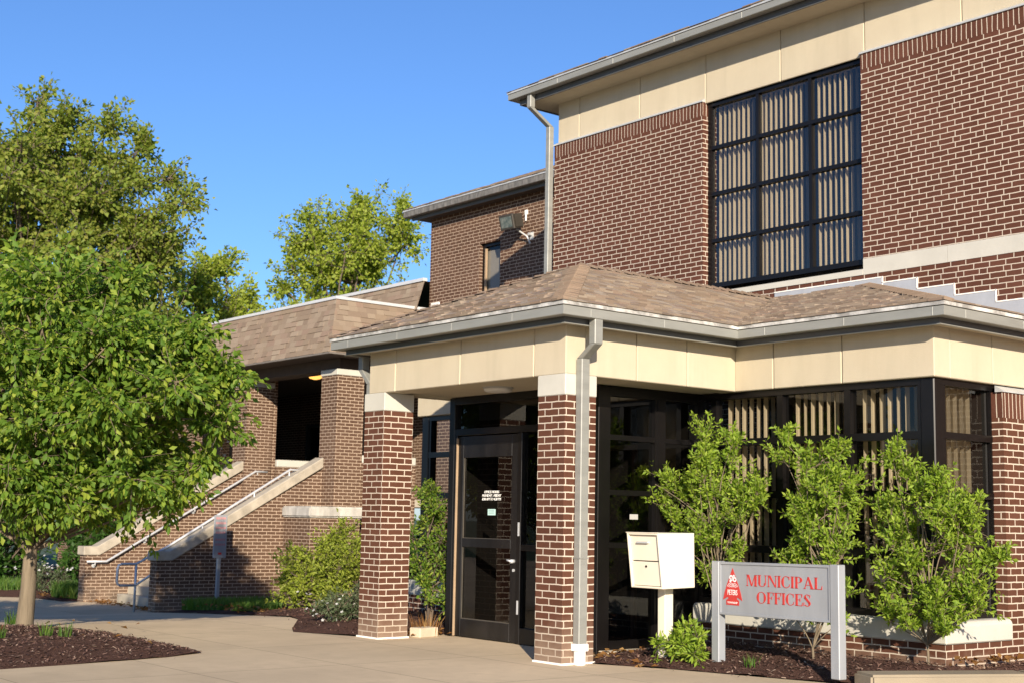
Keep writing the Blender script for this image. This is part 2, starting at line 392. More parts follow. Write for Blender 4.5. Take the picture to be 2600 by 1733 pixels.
# ------------------------------------------------------------------ shingles
def shingle_face(mb, EL, ER, TR_, TL, expo=.14, tab=(.10, .26), th=.012, rnd=random.Random(3), jag=.0):
    """EL,ER eave ends, TL,TR top ends; real overlapping tabs"""
    EL, ER, TR_, TL = V(EL), V(ER), V(TR_), V(TL)
    ud = (ER-EL).normalized(); n = (ER-EL).cross((TL+TR_)/2-(EL+ER)/2).normalized()
    if n.z < 0: n = -n
    vd = n.cross(ud).normalized()
    if vd.z < 0: vd = -vd
    H = ((TL+TR_)/2-EL).dot(vd)
    pu = lambda p: (p-EL).dot(ud)
    uTL, uTR, uER = pu(TL), pu(TR_), pu(ER)
    P = lambda u, v, h: EL+ud*u+vd*v+n*h
    nc = max(1, int(round(H/expo))); e = H/nc
    for j in range(nc):
        v0, v1 = j*e, (j+1)*e
        l0, l1 = uTL*v0/H, uTL*v1/H; r0, r1 = uER+(uTR-uER)*v0/H, uER+(uTR-uER)*v1/H
        u = min(l0, l1)-rnd.random()*tab[1]
        while u < max(r0, r1):
            w = rnd.uniform(*tab); a, b = u, u+w; u = b
            a0, b0 = max(a, l0), min(b, r0); a1, b1 = max(a, l1), min(b, r1)
            if a0 > b0: a0 = b0 = (l0 if b < l0 else r0)
            if a1 > b1: a1 = b1 = (l1 if b < l1 else r1)
            if b0-a0 < .002 and b1-a1 < .002: continue
            h = th*(.35 if rnd.random() < .5 else 1.3); dv0 = -rnd.random()*jag
            i = len(mb.v)
            mb.v += [tuple(P(a0, v0+dv0, h)), tuple(P(b0, v0+dv0, h)), tuple(P(b1, v1, .002)), tuple(P(a1, v1, .002)), tuple(P(a0, v0+dv0, 0)), tuple(P(b0, v0+dv0, 0))]
            mb.f += [(i, i+1, i+2, i+3), (i+4, i+5, i+1, i)]
            if h > th: mb.f += [(i+1, i+5, i+2), (i+4, i, i+3)]
def hip_caps(mb, a, b, n1, n2, w=.15, expo=.14, th=.02):
    """bent cap shingles along the hip a->b; n1,n2 are downslope directions on both sides"""
    a, b = V(a), V(b); L = (b-a).length; d = (b-a)/L; up = V((0, 0, 1)); k = int(L/expo)
    n1, n2 = V(n1).normalized(), V(n2).normalized()
    for j in range(k):
        p, q = a+d*(j*expo), a+d*min(L, (j+1)*expo+.02)
        h0, h1 = up*(th+.014), up*(th-.006)
        i = len(mb.v)
        mb.v += [tuple(p+h0), tuple(p+n1*w+h0*.75), tuple(q+n1*w+h1*.75), tuple(q+h1), tuple(q+n2*w+h1*.75), tuple(p+n2*w+h0*.75),
                 tuple(p), tuple(p+n1*w-h0*.2), tuple(p+n2*w-h0*.2)]
        mb.f += [(i, i+3, i+2, i+1), (i, i+5, i+4, i+3), (i, i+1, i+7, i+6), (i, i+6, i+8, i+5)]

# ================================================================== SETTING
def ground_sheet(name, mat, x0, x1, y0, y1, dz, kind='structure', nx=60, ny=4):
    mb = MB(); xs = sorted(set([x0, x1]+[x for x in (-14.6, -14.0, -6.5) if x0 < x < x1]+[x0+(x1-x0)*i/nx for i in range(nx)]))
    for a, b in zip(xs[:-1], xs[1:]):
        mb.face((a, y0, gz(a)+dz), (b, y0, gz(b)+dz), (b, y1, gz(b)+dz), (a, y1, gz(a)+dz))
    return tag(mb.build(name, mat), kind=kind)
gnd = MB(); xs = [-900, -200, -60, -30, -14.6, -12, -9, -6.5, 0, 30, 200, 900]
for a, b in zip(xs[:-1], xs[1:]): gnd.face((a, -900, gz(a)-.03), (b, -900, gz(b)-.03), (b, 900, gz(b)-.03), (a, 900, gz(a)-.03))
tag(gnd.build('ground', m_lawn), kind='structure')

def flat_poly(pts, dz, sub=.5):
    """triangulated polygon draped on the ground, cut into strips along x so it follows the fall"""
    bm = bmesh.new(); vs = [bm.verts.new((x, y, 0)) for x, y in pts]; bm.faces.new(vs)
    x0, x1 = min(p[0] for p in pts), max(p[0] for p in pts); x = x0+sub
    while x < x1:
        bmesh.ops.bisect_plane(bm, geom=bm.verts[:]+bm.edges[:]+bm.faces[:], plane_co=(x, 0, 0), plane_no=(1, 0, 0)); x += sub
    bmesh.ops.triangulate(bm, faces=bm.faces)
    for v in bm.verts: v.co.z = gz(v.co.x)+(dz(v.co.x, v.co.y) if callable(dz) else dz)
    return bm
def draped(name, pts, dz, mat, kind='structure', sub=.5):
    bm = flat_poly(pts, dz, sub); me = bpy.data.meshes.new(name); bm.normal_update()
    for f_ in bm.faces:
        if f_.normal.z < 0: f_.normal_flip()
    bm.to_mesh(me); bm.free(); me.materials.append(mat)
    o = bpy.data.objects.new(name, me); COL.objects.link(o); return tag(o, kind=kind)
draped('walkway', [(-45, -30), (30, -30), (30, 12), (3.6, 12), (3.3, 3.0), (2.5, 1.25), (2.23, 1.12), (1.2, .82), (.73, .69), (0.0, .36), (0, 2.4), (-3.2, 2.4), (-3.4, .9), (-3.57, 0), (-4.4, -.34), (-4.75, -.15), (-6.09, .72), (-9.12, 1.56), (-12.07, 2.25), (-14.65, 2.7), (-14.65, 3.1), (-18.2, 3.1), (-18.2, 2.5), (-19.8, 2.2), (-20.5, 1.5), (-45, 1.2)], -.0, m_conc)
def mound(cx, cy, r, h): return lambda x, y: .012+h*max(0, 1-((x-cx)**2+(y-cy)**2)/r**2)
isl = [(-2.6, -2.42), (-2.41, -2.89), (-2.29, -3.41), (-2.16, -4.53), (-3.2, -6.2), (-5.5, -7.2), (-7.2, -6.8), (-7.4, -5.2), (-6.3, -3.3), (-5.85, -2.68), (-5.62, -2.45), (-5.18, -2.3), (-3.86, -2.3), (-3.0, -2.35)]
def subdiv_poly(name, pts, dzf, mat, step=.25):
    bm = flat_poly(pts, 0, step)
    y0, y1 = min(p[1] for p in pts), max(p[1] for p in pts); y = y0+step
    while y < y1:
        bmesh.ops.bisect_plane(bm, geom=bm.verts[:]+bm.edges[:]+bm.faces[:], plane_co=(0, y, 0), plane_no=(0, 1, 0)); y += step
    bmesh.ops.triangulate(bm, faces=bm.faces)
    # distance to the border keeps the edge low
    def db(x, y):
        d = 9
        for (ax, ay), (bx, by) in zip(pts, pts[1:]+pts[:1]):
            L2 = (bx-ax)**2+(by-ay)**2; q = max(0, min(1, ((x-ax)*(bx-ax)+(y-ay)*(by-ay))/L2)); d = min(d, math.hypot(x-ax-q*(bx-ax), y-ay-q*(by-ay)))
        return d
    for v in bm.verts:
        v.co.z = gz(v.co.x)+.006+dzf(v.co.x, v.co.y, db(v.co.x, v.co.y))+rng.uniform(-.006, .012)
    bm.normal_update()
    for f_ in bm.faces:
        if f_.normal.z < 0: f_.normal_flip()
    me = bpy.data.meshes.new(name); bm.to_mesh(me); bm.free(); me.materials.append(mat)
    o = bpy.data.objects.new(name, me); COL.objects.link(o); return tag(o, kind='structure')
zi = lambda x, y, d: .10*min(1, d/.8)
zr = lambda x, y, d: .05*min(1, d/.3)+.07*max(0, min(1, (y-1.0)/1.2))*min(1, d/.25)
zl = lambda x, y, d: .07*min(1, d/.6)
bedR = [(0.03, .37), (.73, .69), (1.2, .82), (2.23, 1.12), (2.52, 1.32), (3.2, 2.9), (3.6, 4.2), (3.7, 9), (2.58, 9), (2.56, 2.58), (-.5, 2.58), (-.5, 1.0), (-.2, .5)]
bedL = [(-3.55, .05), (-4.4, -.34), (-4.75, -.15), (-6.09, .72), (-9.12, 1.56), (-12.07, 2.25), (-14.5, 2.7), (-14.5, 6.1), (-9, 6.1), (-5.0, 4.4), (-3.3, 2.4), (-3.3, 1.0)]
bedB = [(-18.3, 2.3), (-19.8, 2.2), (-20.5, 1.5), (-45, 1.2), (-45, 9), (-18.4, 9)]
subdiv_poly('mulch_bed', isl, zi, m_mulch)
subdiv_poly('mulch_bed', bedR, zr, m_mulch, .2)
subdiv_poly('mulch_bed', bedL, zl, m_mulch, .4)
subdiv_poly('mulch_bed', bedB, zl, m_mulch, 1.2)
def inpoly(x, y, pts):
    c = False
    for (ax, ay), (bx, by) in zip(pts, pts[1:]+pts[:1]):
        if (ay > y) != (by > y) and x < (bx-ax)*(y-ay)/(by-ay)+ax: c = not c
    return c
def pdist(x, y, pts):
    d = 9
    for (ax, ay), (bx, by) in zip(pts, pts[1:]+pts[:1]):
        L2 = (bx-ax)**2+(by-ay)**2; q = max(0, min(1, ((x-ax)*(bx-ax)+(y-ay)*(by-ay))/L2)); d = min(d, math.hypot(x-ax-q*(bx-ax), y-ay-q*(by-ay)))
    return d
def chips(name, sets, mat, size=(.016, .045)):
    vs, fs = [], []
    for pts, zf, n, win in sets:
        k = 0; x0, x1, y0, y1 = win
        while k < n:
            x, y = rng.uniform(x0, x1), rng.uniform(y0, y1)
            if not inpoly(x, y, pts):
                if rng.random() > .012: continue
                if pdist(x, y, pts) > .3: continue
            k += 1; d = pdist(x, y, pts); z = gz(x)+.012+(zf(x, y, d) if inpoly(x, y, pts) else -.005)
            L = rng.uniform(*size); w = L*rng.uniform(.25, .5); a = rng.uniform(0, 6.3); t1, t2 = rng.gauss(0, .35), rng.gauss(0, .35)
            ax = V((math.cos(a), math.sin(a), t1)).normalized()*L; ay = V((-math.sin(a), math.cos(a), t2)).normalized()*w; c = V((x, y, z+.008)); h = V((0, 0, w*.3))
            i = len(vs)
            vs += [tuple(c-ax/2-ay/2), tuple(c+ax/2-ay*.3), tuple(c+ax*.45+ay/2), tuple(c-ax/2+ay*.4), tuple(c+h)]
            fs += [(i, i+1, i+4), (i+1, i+2, i+4), (i+2, i+3, i+4), (i+3, i, i+4)]
    return tag(npmesh(name, np.array(vs), np.array(fs), mat), kind='stuff')
tag(chips('mulch_chips', [(isl, zi, 5200, (-6.7, -2.1, -5.2, -2.2)), (bedR, zr, 5200, (-.5, 3.7, .3, 4.4)), (bedL, zl, 1800, (-9, -3.3, -.4, 3.5))], m_chip), 'loose dark bark mulch chips covering the planting beds', 'mulch')

# kerb along the right bed
kb = MB(); P0, P1 = V((2.75, 1.05, 0)), V((3.45, 2.43, 0)); dr = (P1-P0).normalized(); nn = V((-dr.y, dr.x, 0))
for i in range(4):
    a = P0+dr*(1.55*i); b = dr*(1.535)
    kb.obox(a+V((0, 0, -.05)), b, nn*.34, V((0, 0, .17)))
tag(kb.build('kerb', m_kerb, bevel=.022, seg=2), kind='structure')

# ================================================================== MAIN BUILDING
ML, MY, ZL = -6.255, 5.21, 7.2914        # left corner, facade plane, top of the soldier course
WL, WR, WB = -3.045, -.341, ZL-39.7*CRS
bld = thing('municipal_building', 'two-storey red-brown brick municipal building with cream stucco bands, hipped entrance canopy and corner bay window', 'building', (-3, 5.2, 0))
XR = 9.0; BXW = 2.56
w = MB()
w.box(ML, WL, MY, MY+.3, ZL-42*CRS-.9, ZL-3*CRS)                   # left of the window
w.box(WR, XR, MY, MY+.3, ZL-39*CRS, ZL-3*CRS)                      # right of the window, above the band
w.box(WL, XR, MY, MY+.3, 2.6, ZL-42*CRS)                           # below the band
w.box(ML, WL, MY+.001, MY+.299, 0, ZL-42*CRS-.9)
w.box(ML, ML+.3, MY+.3, MY+9, 0, ZL-.02)                           # left flank
w.box(BXW, XR, MY+.002, MY+.298, -.1, 2.6); w.box(XR-.3, XR, MY+.3, MY+9, -.1, ZL-.02); w.box(ML+.3, XR-.3, MY+8.7, MY+9, -.1, ZL-.02)
w.build('wall', m_brick, bld)
sc = MB(); sc.box(ML-.002, WL+.001, MY-.002, MY+.3, ZL-3*CRS, ZL); sc.box(WR-.001, XR, MY-.002, MY+.3, ZL-3*CRS, ZL)
sc.build('soldier_course', m_sold, bld)
# stone band / sill
sb = MB(); x = WR
while x < XR: sb.box(x+.002, min(x+1.2, XR)-.002, MY-.006, MY+.2, ZL-42*CRS, ZL-39*CRS-.004); x += 1.2
x = WL-.03
while x < WR-.05:
    x1 = min(x+.93, WR); sb.prism([(x+.002, MY-.012, ZL-42*CRS), (x+.002, MY-.012, WB-.085), (x+.002, MY+.14, WB-.045), (x+.002, MY+.14, ZL-42*CRS)], (x1-x-.004, 0, 0)); x = x1
sb.build('stone_band', m_stone, bld)
# stucco frieze with grooves
st = MB(); jx = [ML+.03, -5.726, -4.375, -3.041, -1.678, -.317, 1.082, 2.45, 3.8, 5.2, 6.6, 9.0]
for a, b in zip(jx[:-1], jx[1:]): st.box(a+(.012 if a > -6 else 0), b, MY+.045, MY+.3, ZL-.02, 8.16)
st.build('stucco_frieze', m_stucco, bld, bevel=.008)
sg = MB(); sg.box(ML+.04, XR, MY+.062, MY+.29, ZL-.02, 8.1); sg.box(ML+.04, ML+.3, MY+.3, MY+9, ZL-.02, 8.1); sg.build('stucco_joint', m_stuccog, bld)
lf = MB()
for a, b in ((ML-.012, WL+.005), (WR-.012, XR)):
    lf.prism([(a, MY-.022, ZL-.004), (a, MY-.022, ZL+.012), (a, MY+.046, ZL+.055), (a, MY+.046, ZL-.004)], (b-a, 0, 0))
lf.build('ledge_flashing', m_sflash, bld)
# eave: gutter, fascia, soffit, roof
def eave_run(name_g, x0, x1, yw, o, zb, h, par, left=True):
    pass
EO, EZ = .545, 8.05
g = MB()
g.box(ML-EO, XR, MY-EO, MY-EO+.12, EZ, EZ+.095); g.box(ML-EO, ML-EO+.12, MY-EO+.12, MY+9, EZ, EZ+.095)
x = ML-EO+1.2
while x < XR: g.box(x, x+.018, MY-EO-.003, MY-EO+.05, EZ+.002, EZ+.09); x += 1.25
g.build('gutter', m_alu, bld, bevel=.006)
df = MB(); df.box(ML-EO-.012, XR, MY-EO-.012, MY-EO+.1, EZ+.099, EZ+.128); df.box(ML-EO-.012, ML-EO+.1, MY-EO+.1, MY+9, EZ+.099, EZ+.128); df.build('drip_edge', m_sflash, bld)
fa = MB(); fa.box(ML-EO+.14, XR, MY-EO+.14, MY-EO+.165, EZ-.085, EZ+.06); fa.box(ML-EO+.14, ML-EO+.165, MY-EO+.165, MY+9, EZ-.085, EZ+.06); fa.build('fascia', m_alud, bld)
so = MB(); so.box(ML-EO+.168, XR, MY-EO+.168, MY+.045, EZ-.07, EZ-.05); so.box(ML-EO+.168, ML+.03, MY+.045, MY+9, EZ-.07, EZ-.05); so.build('soffit', m_stucco, bld)
rf = MB(); e0 = (ML-EO-.02, MY-EO-.02, EZ+.13); SL = .24
shingle_face(rf, e0, (XR, MY-EO-.02, EZ+.13), (XR, MY-EO-.02+2.2, EZ+.13+2.2*SL), (e0[0]+2.2, e0[1]+2.2, EZ+.13+2.2*SL), jag=.015)
rf.build('roof', m_shing, bld)
rd = MB(); rd.face(e0, (XR, e0[1], e0[2]), (XR, e0[1]+6, e0[2]+6*SL), (e0[0]+6, e0[1]+6, e0[2]+6*SL)); rd.face(e0, (e0[0]+6, e0[1]+6, e0[2]+6*SL), (e0[0]+6, 20, e0[2]+6*SL), (e0[0], 20, e0[2]))
rd.face((e0[0]+6, e0[1]+6, e0[2]+6*SL), (XR, e0[1]+6, e0[2]+6*SL), (XR, 20, e0[2]+6*SL), (e0[0]+6, 20, e0[2]+6*SL))
rd.build('roof_deck', m_shing, bld)

def grid_window(name, par, origin, ux, cols, rows, fd=.06, bar=.055, depth=.09, glass=m_glass, blinds=None, vane=(.085, 112), bset=.17, label=None, bblock=None, inset_n=None):
    """origin lower-left corner, ux along-wall unit vector, cols/rows = cumulative positions; frame bars with depth along inward normal"""
    ux = V(ux); n = V((-ux.y, ux.x, 0)) ; o = V(origin)      # n points inward
    up = V((0, 0, 1)); Wd, Hd = cols[-1], rows[-1]
    mb = MB()
    for i, c in enumerate(cols):
        b = bar if 0 < i < len(cols)-1 else fd; a = c-b/2 if 0 < i < len(cols)-1 else (0 if i == 0 else Wd-fd)
        mb.obox(o+ux*a, ux*b, n*depth, up*Hd)
    for i, r in enumerate(rows):
        b = bar if 0 < i < len(rows)-1 else fd; a = r-b/2 if 0 < i < len(rows)-1 else (0 if i == 0 else Hd-fd)
        mb.obox(o+up*a+n*(-.006), ux*Wd, n*(depth+.004), up*b)
    wobj = mb.build(name, m_black, par)
    gm = MB(); q = o+n*(depth*.55); gm.face(q, q+ux*Wd, q+ux*Wd+up*Hd, q+up*Hd); gm.build('pane', glass, wobj)
    if blinds:
        pitch, ang = vane; bm_ = MB(); k = 0
        for (c0, c1) in blinds:
            x = c0+pitch*.5
            while x < c1-.01:
                for _ in range(1):
                    aa = math.radians(ang+rng.gauss(0, 2.5)); dvv = ux*math.cos(aa)+n*math.sin(aa)
                    c = o+ux*x+n*(depth+bset); hw = dvv*(pitch*.60)
                    nn_ = V((-dvv.y, dvv.x, 0))*.006
                    z0, z1 = up*.05, up*(Hd-.03)
                    bm_.face(c-hw+z0, c+nn_+z0, c+nn_+z1, c-hw+z1); bm_.face(c+nn_+z0, c+hw+z0, c+hw+z1, c+nn_+z1)
                x += pitch
        bl = bm_.build('vertical_blind', m_blind, wobj)
        hr = MB(); hr.obox(o+n*(depth+bset-.03)+up*(Hd-.05), ux*Wd, n*.05, up*.04); hr.build('blind_rail', m_roller, wobj)
    return wobj
ww, wh = WR-WL, ZL-WB-.01
grid_window('window', bld, (WL+.012, MY+.10, WB), (1, 0, 0), [0, ww/3, ww*2/3, ww-.02], [0, wh/4, wh/2, wh*3/4, wh], fd=.065, bar=.050, depth=.07, glass=m_glassu, blinds=[(.06, ww/3), (ww/3, 2*ww/3), (2*ww/3, ww-.05)], vane=(.0865, 105), bset=.080)
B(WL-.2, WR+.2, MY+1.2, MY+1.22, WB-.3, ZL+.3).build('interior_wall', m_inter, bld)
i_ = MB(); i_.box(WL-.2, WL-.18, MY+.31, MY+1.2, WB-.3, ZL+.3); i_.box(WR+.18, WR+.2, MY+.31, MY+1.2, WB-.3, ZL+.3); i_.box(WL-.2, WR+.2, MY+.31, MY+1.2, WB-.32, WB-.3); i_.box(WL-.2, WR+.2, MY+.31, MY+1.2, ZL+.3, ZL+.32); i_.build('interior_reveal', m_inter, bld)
# main downspout at the left corner
ds = MB(); zt = EZ+.0
def spout(path, a, b):
    """rectangular downspout: path points are the (-x,-y) corner, section a (x) by b (y)"""
    for p, q in zip(path[:-1], path[1:]):
        p, q = V(p), V(q); i = len(ds.v)
        for c in (p, q): ds.v += [(c.x, c.y, c.z), (c.x+a, c.y, c.z), (c.x+a, c.y+b, c.z), (c.x, c.y+b, c.z)]
        for k in range(4): k2 = (k+1) % 4; ds.f.append((i+k, i+k2, i+4+k2, i+4+k))
        ds.f += [(i+3, i+2, i+1, i), (i+4, i+5, i+6, i+7)]
spout([(-6.36, 4.70, 8.06), (-6.36, 4.70, 7.84), (-6.355, 5.10, 7.60), (-6.355, 5.10, 3.6)], .095, .095)
ds.build('downspout', m_alu, bld, bevel=.008)

# ------------------------------------------------------------------ tower block behind
TX, TY, TZ = -13.77, 8.2, 7.80
tw = MB(); wx0, wx1, wz0, wz1 = -12.03, -11.36, 5.2, 6.95
tw.box(TX, wx0, TY, TY+.3, -.6, TZ); tw.box(wx1, -6.26, TY, TY+.3, -.6, TZ); tw.box(wx0, wx1, TY, TY+.3, wz1, TZ); tw.box(wx0, wx1, TY, TY+.3, -.6, wz0); tw.box(TX, TX+.3, TY+.3, TY+6, -.6, TZ)
tw.build('rear_wall', m_brickt, bld)
twn = MB(); y = TY+.075
for q in ((wx0, wx0+.05, wz0, wz1), (wx1-.05, wx1, wz0, wz1)): twn.box(q[0], q[1], y, y+.1, q[2], q[3])
twn.box(wx0, wx1, y-.003, y+.1, wz1-.06, wz1); twn.box(wx0+.05, wx0+.09, y+.01, y+.06, wz0, wz1-.06)
two = twn.build('window', m_black, bld)
MB().box(wx0+.088, wx0+.125, y-.01, y+.03, wz0, wz1-.1).build('side_jamb', m_brown, two)
B(wx0+.05, wx1-.05, y+.075, y+.08, wz0, wz1-.14).build('roller_shade', m_roller, two)
gm = MB(); gm.face((wx0+.05, y+.05, wz0), (wx1-.05, y+.05, wz0), (wx1-.05, y+.05, wz1-.06), (wx0+.05, y+.05, wz1-.06)); gm.build('pane', m_glass, two)
B(wx0, wx1, y+.1, y+.12, wz0, wz1).build('interior_wall', m_inter, two)
TO, TE = .44, 7.78
g = MB(); g.box(TX-TO, -6.3, TY-TO, TY-TO+.12, TE, TE+.12); g.box(TX-TO, TX-TO+.12, TY-TO+.12, TY+6, TE, TE+.12); g.build('rear_gutter', simple('weathered_gutter', (.17, .16, .145), .6, .2, var=.5, scale=8, stretch=(2, 2, .6)), bld, bevel=.006)
df = MB(); df.box(TX-TO-.01, -6.3, TY-TO-.01, TY-TO+.1, TE+.124, TE+.155); df.build('rear_drip_edge', m_sflash, bld)
fa = MB(); fa.box(TX-TO+.14, -6.3, TY-TO+.14, TY-TO+.165, TE-.07, TE+.08); fa.build('rear_fascia', m_alud, bld)
so = MB(); so.box(TX-TO+.17, -6.3, TY-TO+.17, TY, TE-.04, TE-.02); so.box(TX-TO+.17, TX, TY, TY+6, TE-.04, TE-.02); so.build('rear_soffit', m_darkwood, bld)
rf = MB(); e0 = V((TX-TO-.02, TY-TO-.02, TE+.16)); k = 4.2; s_ = .42
shingle_face(rf, e0, (-6.3, e0.y, e0.z), (-6.3, e0.y+k, e0.z+s_*k), (e0.x+k, e0.y+k, e0.z+s_*k), jag=.01)
shingle_face(rf, (e0.x, e0.y+9, e0.z), e0, (e0.x+k, e0.y+k, e0.z+s_*k), (e0.x+k, e0.y+9, e0.z+s_*k))
rf.build('rear_roof', m_shing, bld)
rd = MB(); rd.face(e0, (-6.3, e0.y, e0.z), (-6.3, e0.y+k, e0.z+s_*k), (e0.x+k, e0.y+k, e0.z+s_*k)); rd.face((e0.x, e0.y+9, e0.z), e0, (e0.x+k, e0.y+k, e0.z+s_*k), (e0.x+k, e0.y+9, e0.z+s_*k)); rd.build('rear_roof_deck', m_shing, bld)
vt = MB(); vt.box(-13.68, -13.38, TY-.03, TY, 5.74, 5.90)
vo = vt.build('wall_vent', m_white, bld, bevel=.01)
vs_ = MB()
for i in range(5): vs_.box(-13.65+i*.055, -13.62+i*.055, TY-.036, TY-.029, 5.77, 5.87)
vs_.build('vent_slot', m_roller, vo)

# ------------------------------------------------------------------ entrance canopy and bays
ZC, ZB = 2.7785, 38*CRS
CW = .406; LX = -3.1293; BXL = -3.46; BD = 2.4488; BX = 2.4845
for px in (0., LX):
    p = B(px-CW, px, 0, CW, gz(px-.2)-.05, ZB).build('brick_pillar', m_brickp, bld, bevel=.004)
    B(px-CW-.008, px+.006, -.006, CW+.006, ZB, ZC+.002).build('capital', m_stone, p, bevel=.008)
    sk = MB(); sk.box(px-CW-.012, px+.012, -.014, CW+.012, -.01, .018); sk.build('mortar_skirt', m_seal, p)
def panels(mb, axis, plane, cuts, z0, z1, thick, outward):
    for a, b in zip(cuts[:-1], cuts[1:]):
        g1, g2 = (a, b-.012)
        if axis == 'x': mb.box(g1, g2, min(plane, plane-outward*thick), max(plane, plane-outward*thick), z0, z1)
        else: mb.box(min(plane, plane-outward*thick), max(plane, plane-outward*thick), g1, g2, z0, z1)
ZS = 3.262
st = MB()
panels(st, 'x', 0.0, [BXL, -2.9235, -1.7007, -.477, .012], ZC, ZS, .26, -1)
panels(st, 'y', 0.0, [.262, .970, 1.708, BD+.26], ZC, ZS, .26, 1)
panels(st, 'y', BXL, [.262, .970, 1.708, BD+.26], ZC, ZS, .26, -1)
panels(st, 'x', BD, [.002, .536, 1.420, BX+.012], ZC, ZS, .26, -1)
panels(st, 'x', BD, [BXL-BX, BXL-1.42, BXL-.536, BXL+.002], ZC, ZS, .26, -1)
panels(st, 'y', BX, [BD+.262, 3.45, 4.8, MY], ZC, ZS, .26, 1)
panels(st, 'y', BXL-BX, [BD+.262, 3.45, MY], ZC, ZS, .26, -1)
st.build('stucco_beam', m_stucco, bld, bevel=.008)
gr = MB(); gr.box(BXL+.02, -.02, .02, .24, ZC+.02, ZS-.01); gr.box(-.24, -.02, .25, BD+.25, ZC+.02, ZS-.01); gr.box(-.23, BX-.02, BD+.02, BD+.24, ZC+.02, ZS-.01); gr.box(BX-.24, BX-.02, BD+.25, MY, ZC+.02, ZS-.01)
gr.build('stucco_joint', m_stuccog, bld)
B(BXL+.262, -.262, .262, 3.4, ZC+.012, ZC+.05).build('porch_ceiling', m_stucco, bld)
# eaves run as an outline polygon
OUT = [(BXL-BX, MY), (BXL-BX, BD), (BXL, BD), (BXL, 0), (0, 0), (0, BD), (BX, BD), (BX, MY)]
def offset(pts, o):
    """offset the open outline outward (left-hand outline with outward on the -y side)"""
    res = []
    for i, p in enumerate(pts):
        d0 = (V((*pts[i], 0))-V((*pts[i-1], 0))).normalized() if i > 0 else None
        d1 = (V((*pts[i+1], 0))-V((*pts[i], 0))).normalized() if i < len(pts)-1 else None
        n0 = V((d0.y, -d0.x, 0)) if d0 else None; n1 = V((d1.y, -d1.x, 0)) if d1 else None
        q = V((*p, 0))
        if n0 and n1: q += (n0+n1)*o
        else: q += (n0 or n1)*o
        res.append(q)
    return res
def strip(mb, o0, o1, z0, z1):
    a, b = offset(OUT, o0), offset(OUT, o1)
    for i in range(len(a)-1):
        A0, A1, B0, B1 = a[i], a[i+1], b[i], b[i+1]; k = len(mb.v)
        for z in (z0, z1): mb.v += [(p.x, p.y, z) for p in (A0, A1, B1, B0)]
        mb.f += [(k+3, k+2, k+1, k), (k+4, k+5, k+6, k+7), (k, k+1, k+5, k+4), (k+2, k+3, k+7, k+6)]
        if i == 0: mb.f.append((k, k+4, k+7, k+3))
        if i == len(a)-2: mb.f.append((k+1, k+2, k+6, k+5))
    return mb
GO, GZ = .335, 3.285
gt = strip(MB(), GO-.11, GO, GZ, GZ+.092)
oo = offset(OUT, GO)
for i in range(len(oo)-1):                    # lapped joints of the gutter
    L = (oo[i+1]-oo[i]).length; d = (oo[i+1]-oo[i]).normalized(); n = V((d.y, -d.x, 0)); t_ = .35
    while t_ < L-.1:
        gt.obox(oo[i]+d*t_+V((0, 0, GZ+.002))-n*.01, d*.02, n*.012, V((0, 0, .088))); t_ += 1.0
gt.build('canopy_gutter', m_alu, bld, bevel=.005)
def dripm():
    m, t, b = newmat('chipped_white_drip_edge'); n = noise(t, 3.0, 6, .7)
    c = ramp(t, n, [(.42, (.30, .29, .27)), (.55, (.55, .54, .51)), (.66, (.74, .72, .68))]); t.links.new(c, b.inputs['Base Color'])
    b.inputs['Roughness'].default_value = .5; b.inputs['Metallic'].default_value = .2; return m
m_drip = dripm()
strip(MB(), GO-.13, GO+.012, GZ+.097, GZ+.135).build('canopy_drip_edge', m_drip, bld)
strip(MB(), GO-.155, GO-.13, GZ-.052, GZ+.09).build('canopy_fascia', m_alud, bld)
strip(MB(), .012, GO-.156, GZ-.034, GZ-.018).build('canopy_soffit', m_stucco, bld)
strip(MB(), GO-.158, GO-.112, GZ-.060, GZ-.053).build('soffit_trim', m_alu, bld)
# roofs
RZ = GZ+.138; S1 = .42; S2 = .287; ro = GO+.02
cx = BXL/2; hw = -BXL/2+ro; RZT = RZ+S1*hw
yA = -ro+hw                                    # apex
rA = V((cx, yA, RZT)); rE = V((cx, MY, RZT))
yv = BD-ro                                     # bay eave line
xh = BX+ro; kk = MY-yv
cr = MB()
vR = V((ro, yv, RZ)); vL = V((BXL-ro, yv, RZ))
fR, fL = V((ro, -ro, RZ)), V((BXL-ro, -ro, RZ))
JAG = .012
shingle_face(cr, fL, fR, rA, rA, jag=JAG, th=.017, tab=(.06, .19), expo=.105)                    # front hip end
RV = V((cx, yv+S1*hw/S2, RZT)); ymx = min(RV.y, MY)
def xr(y): return ro-(y-yv)*S2/S1
shingle_face(cr, fR, vR, (cx, ymx, RZT), rA, jag=JAG, th=.017, tab=(.06, .19), expo=.105)        # right slope
shingle_face(cr, vL, fL, rA, (cx, ymx, RZT), jag=JAG, th=.013)        # left slope
tz = RZ+S2*kk; tx = xh-kk
shingle_face(cr, vR, (xh, yv, RZ), (tx, MY, tz), (xr(MY), MY, tz), jag=JAG, th=.017, tab=(.06, .18), expo=.105)
shingle_face(cr, (xh, yv, RZ), (xh, 12, RZ), (tx, 12, tz), (tx, MY, tz), jag=JAG, th=.012)
shingle_face(cr, (BXL-xh, yv, RZ), vL, (BXL-xr(MY), MY, tz), (BXL-tx, MY, tz), jag=JAG, th=.012)
croof = cr.build('canopy_roof', m_shing, bld)
dk = MB()
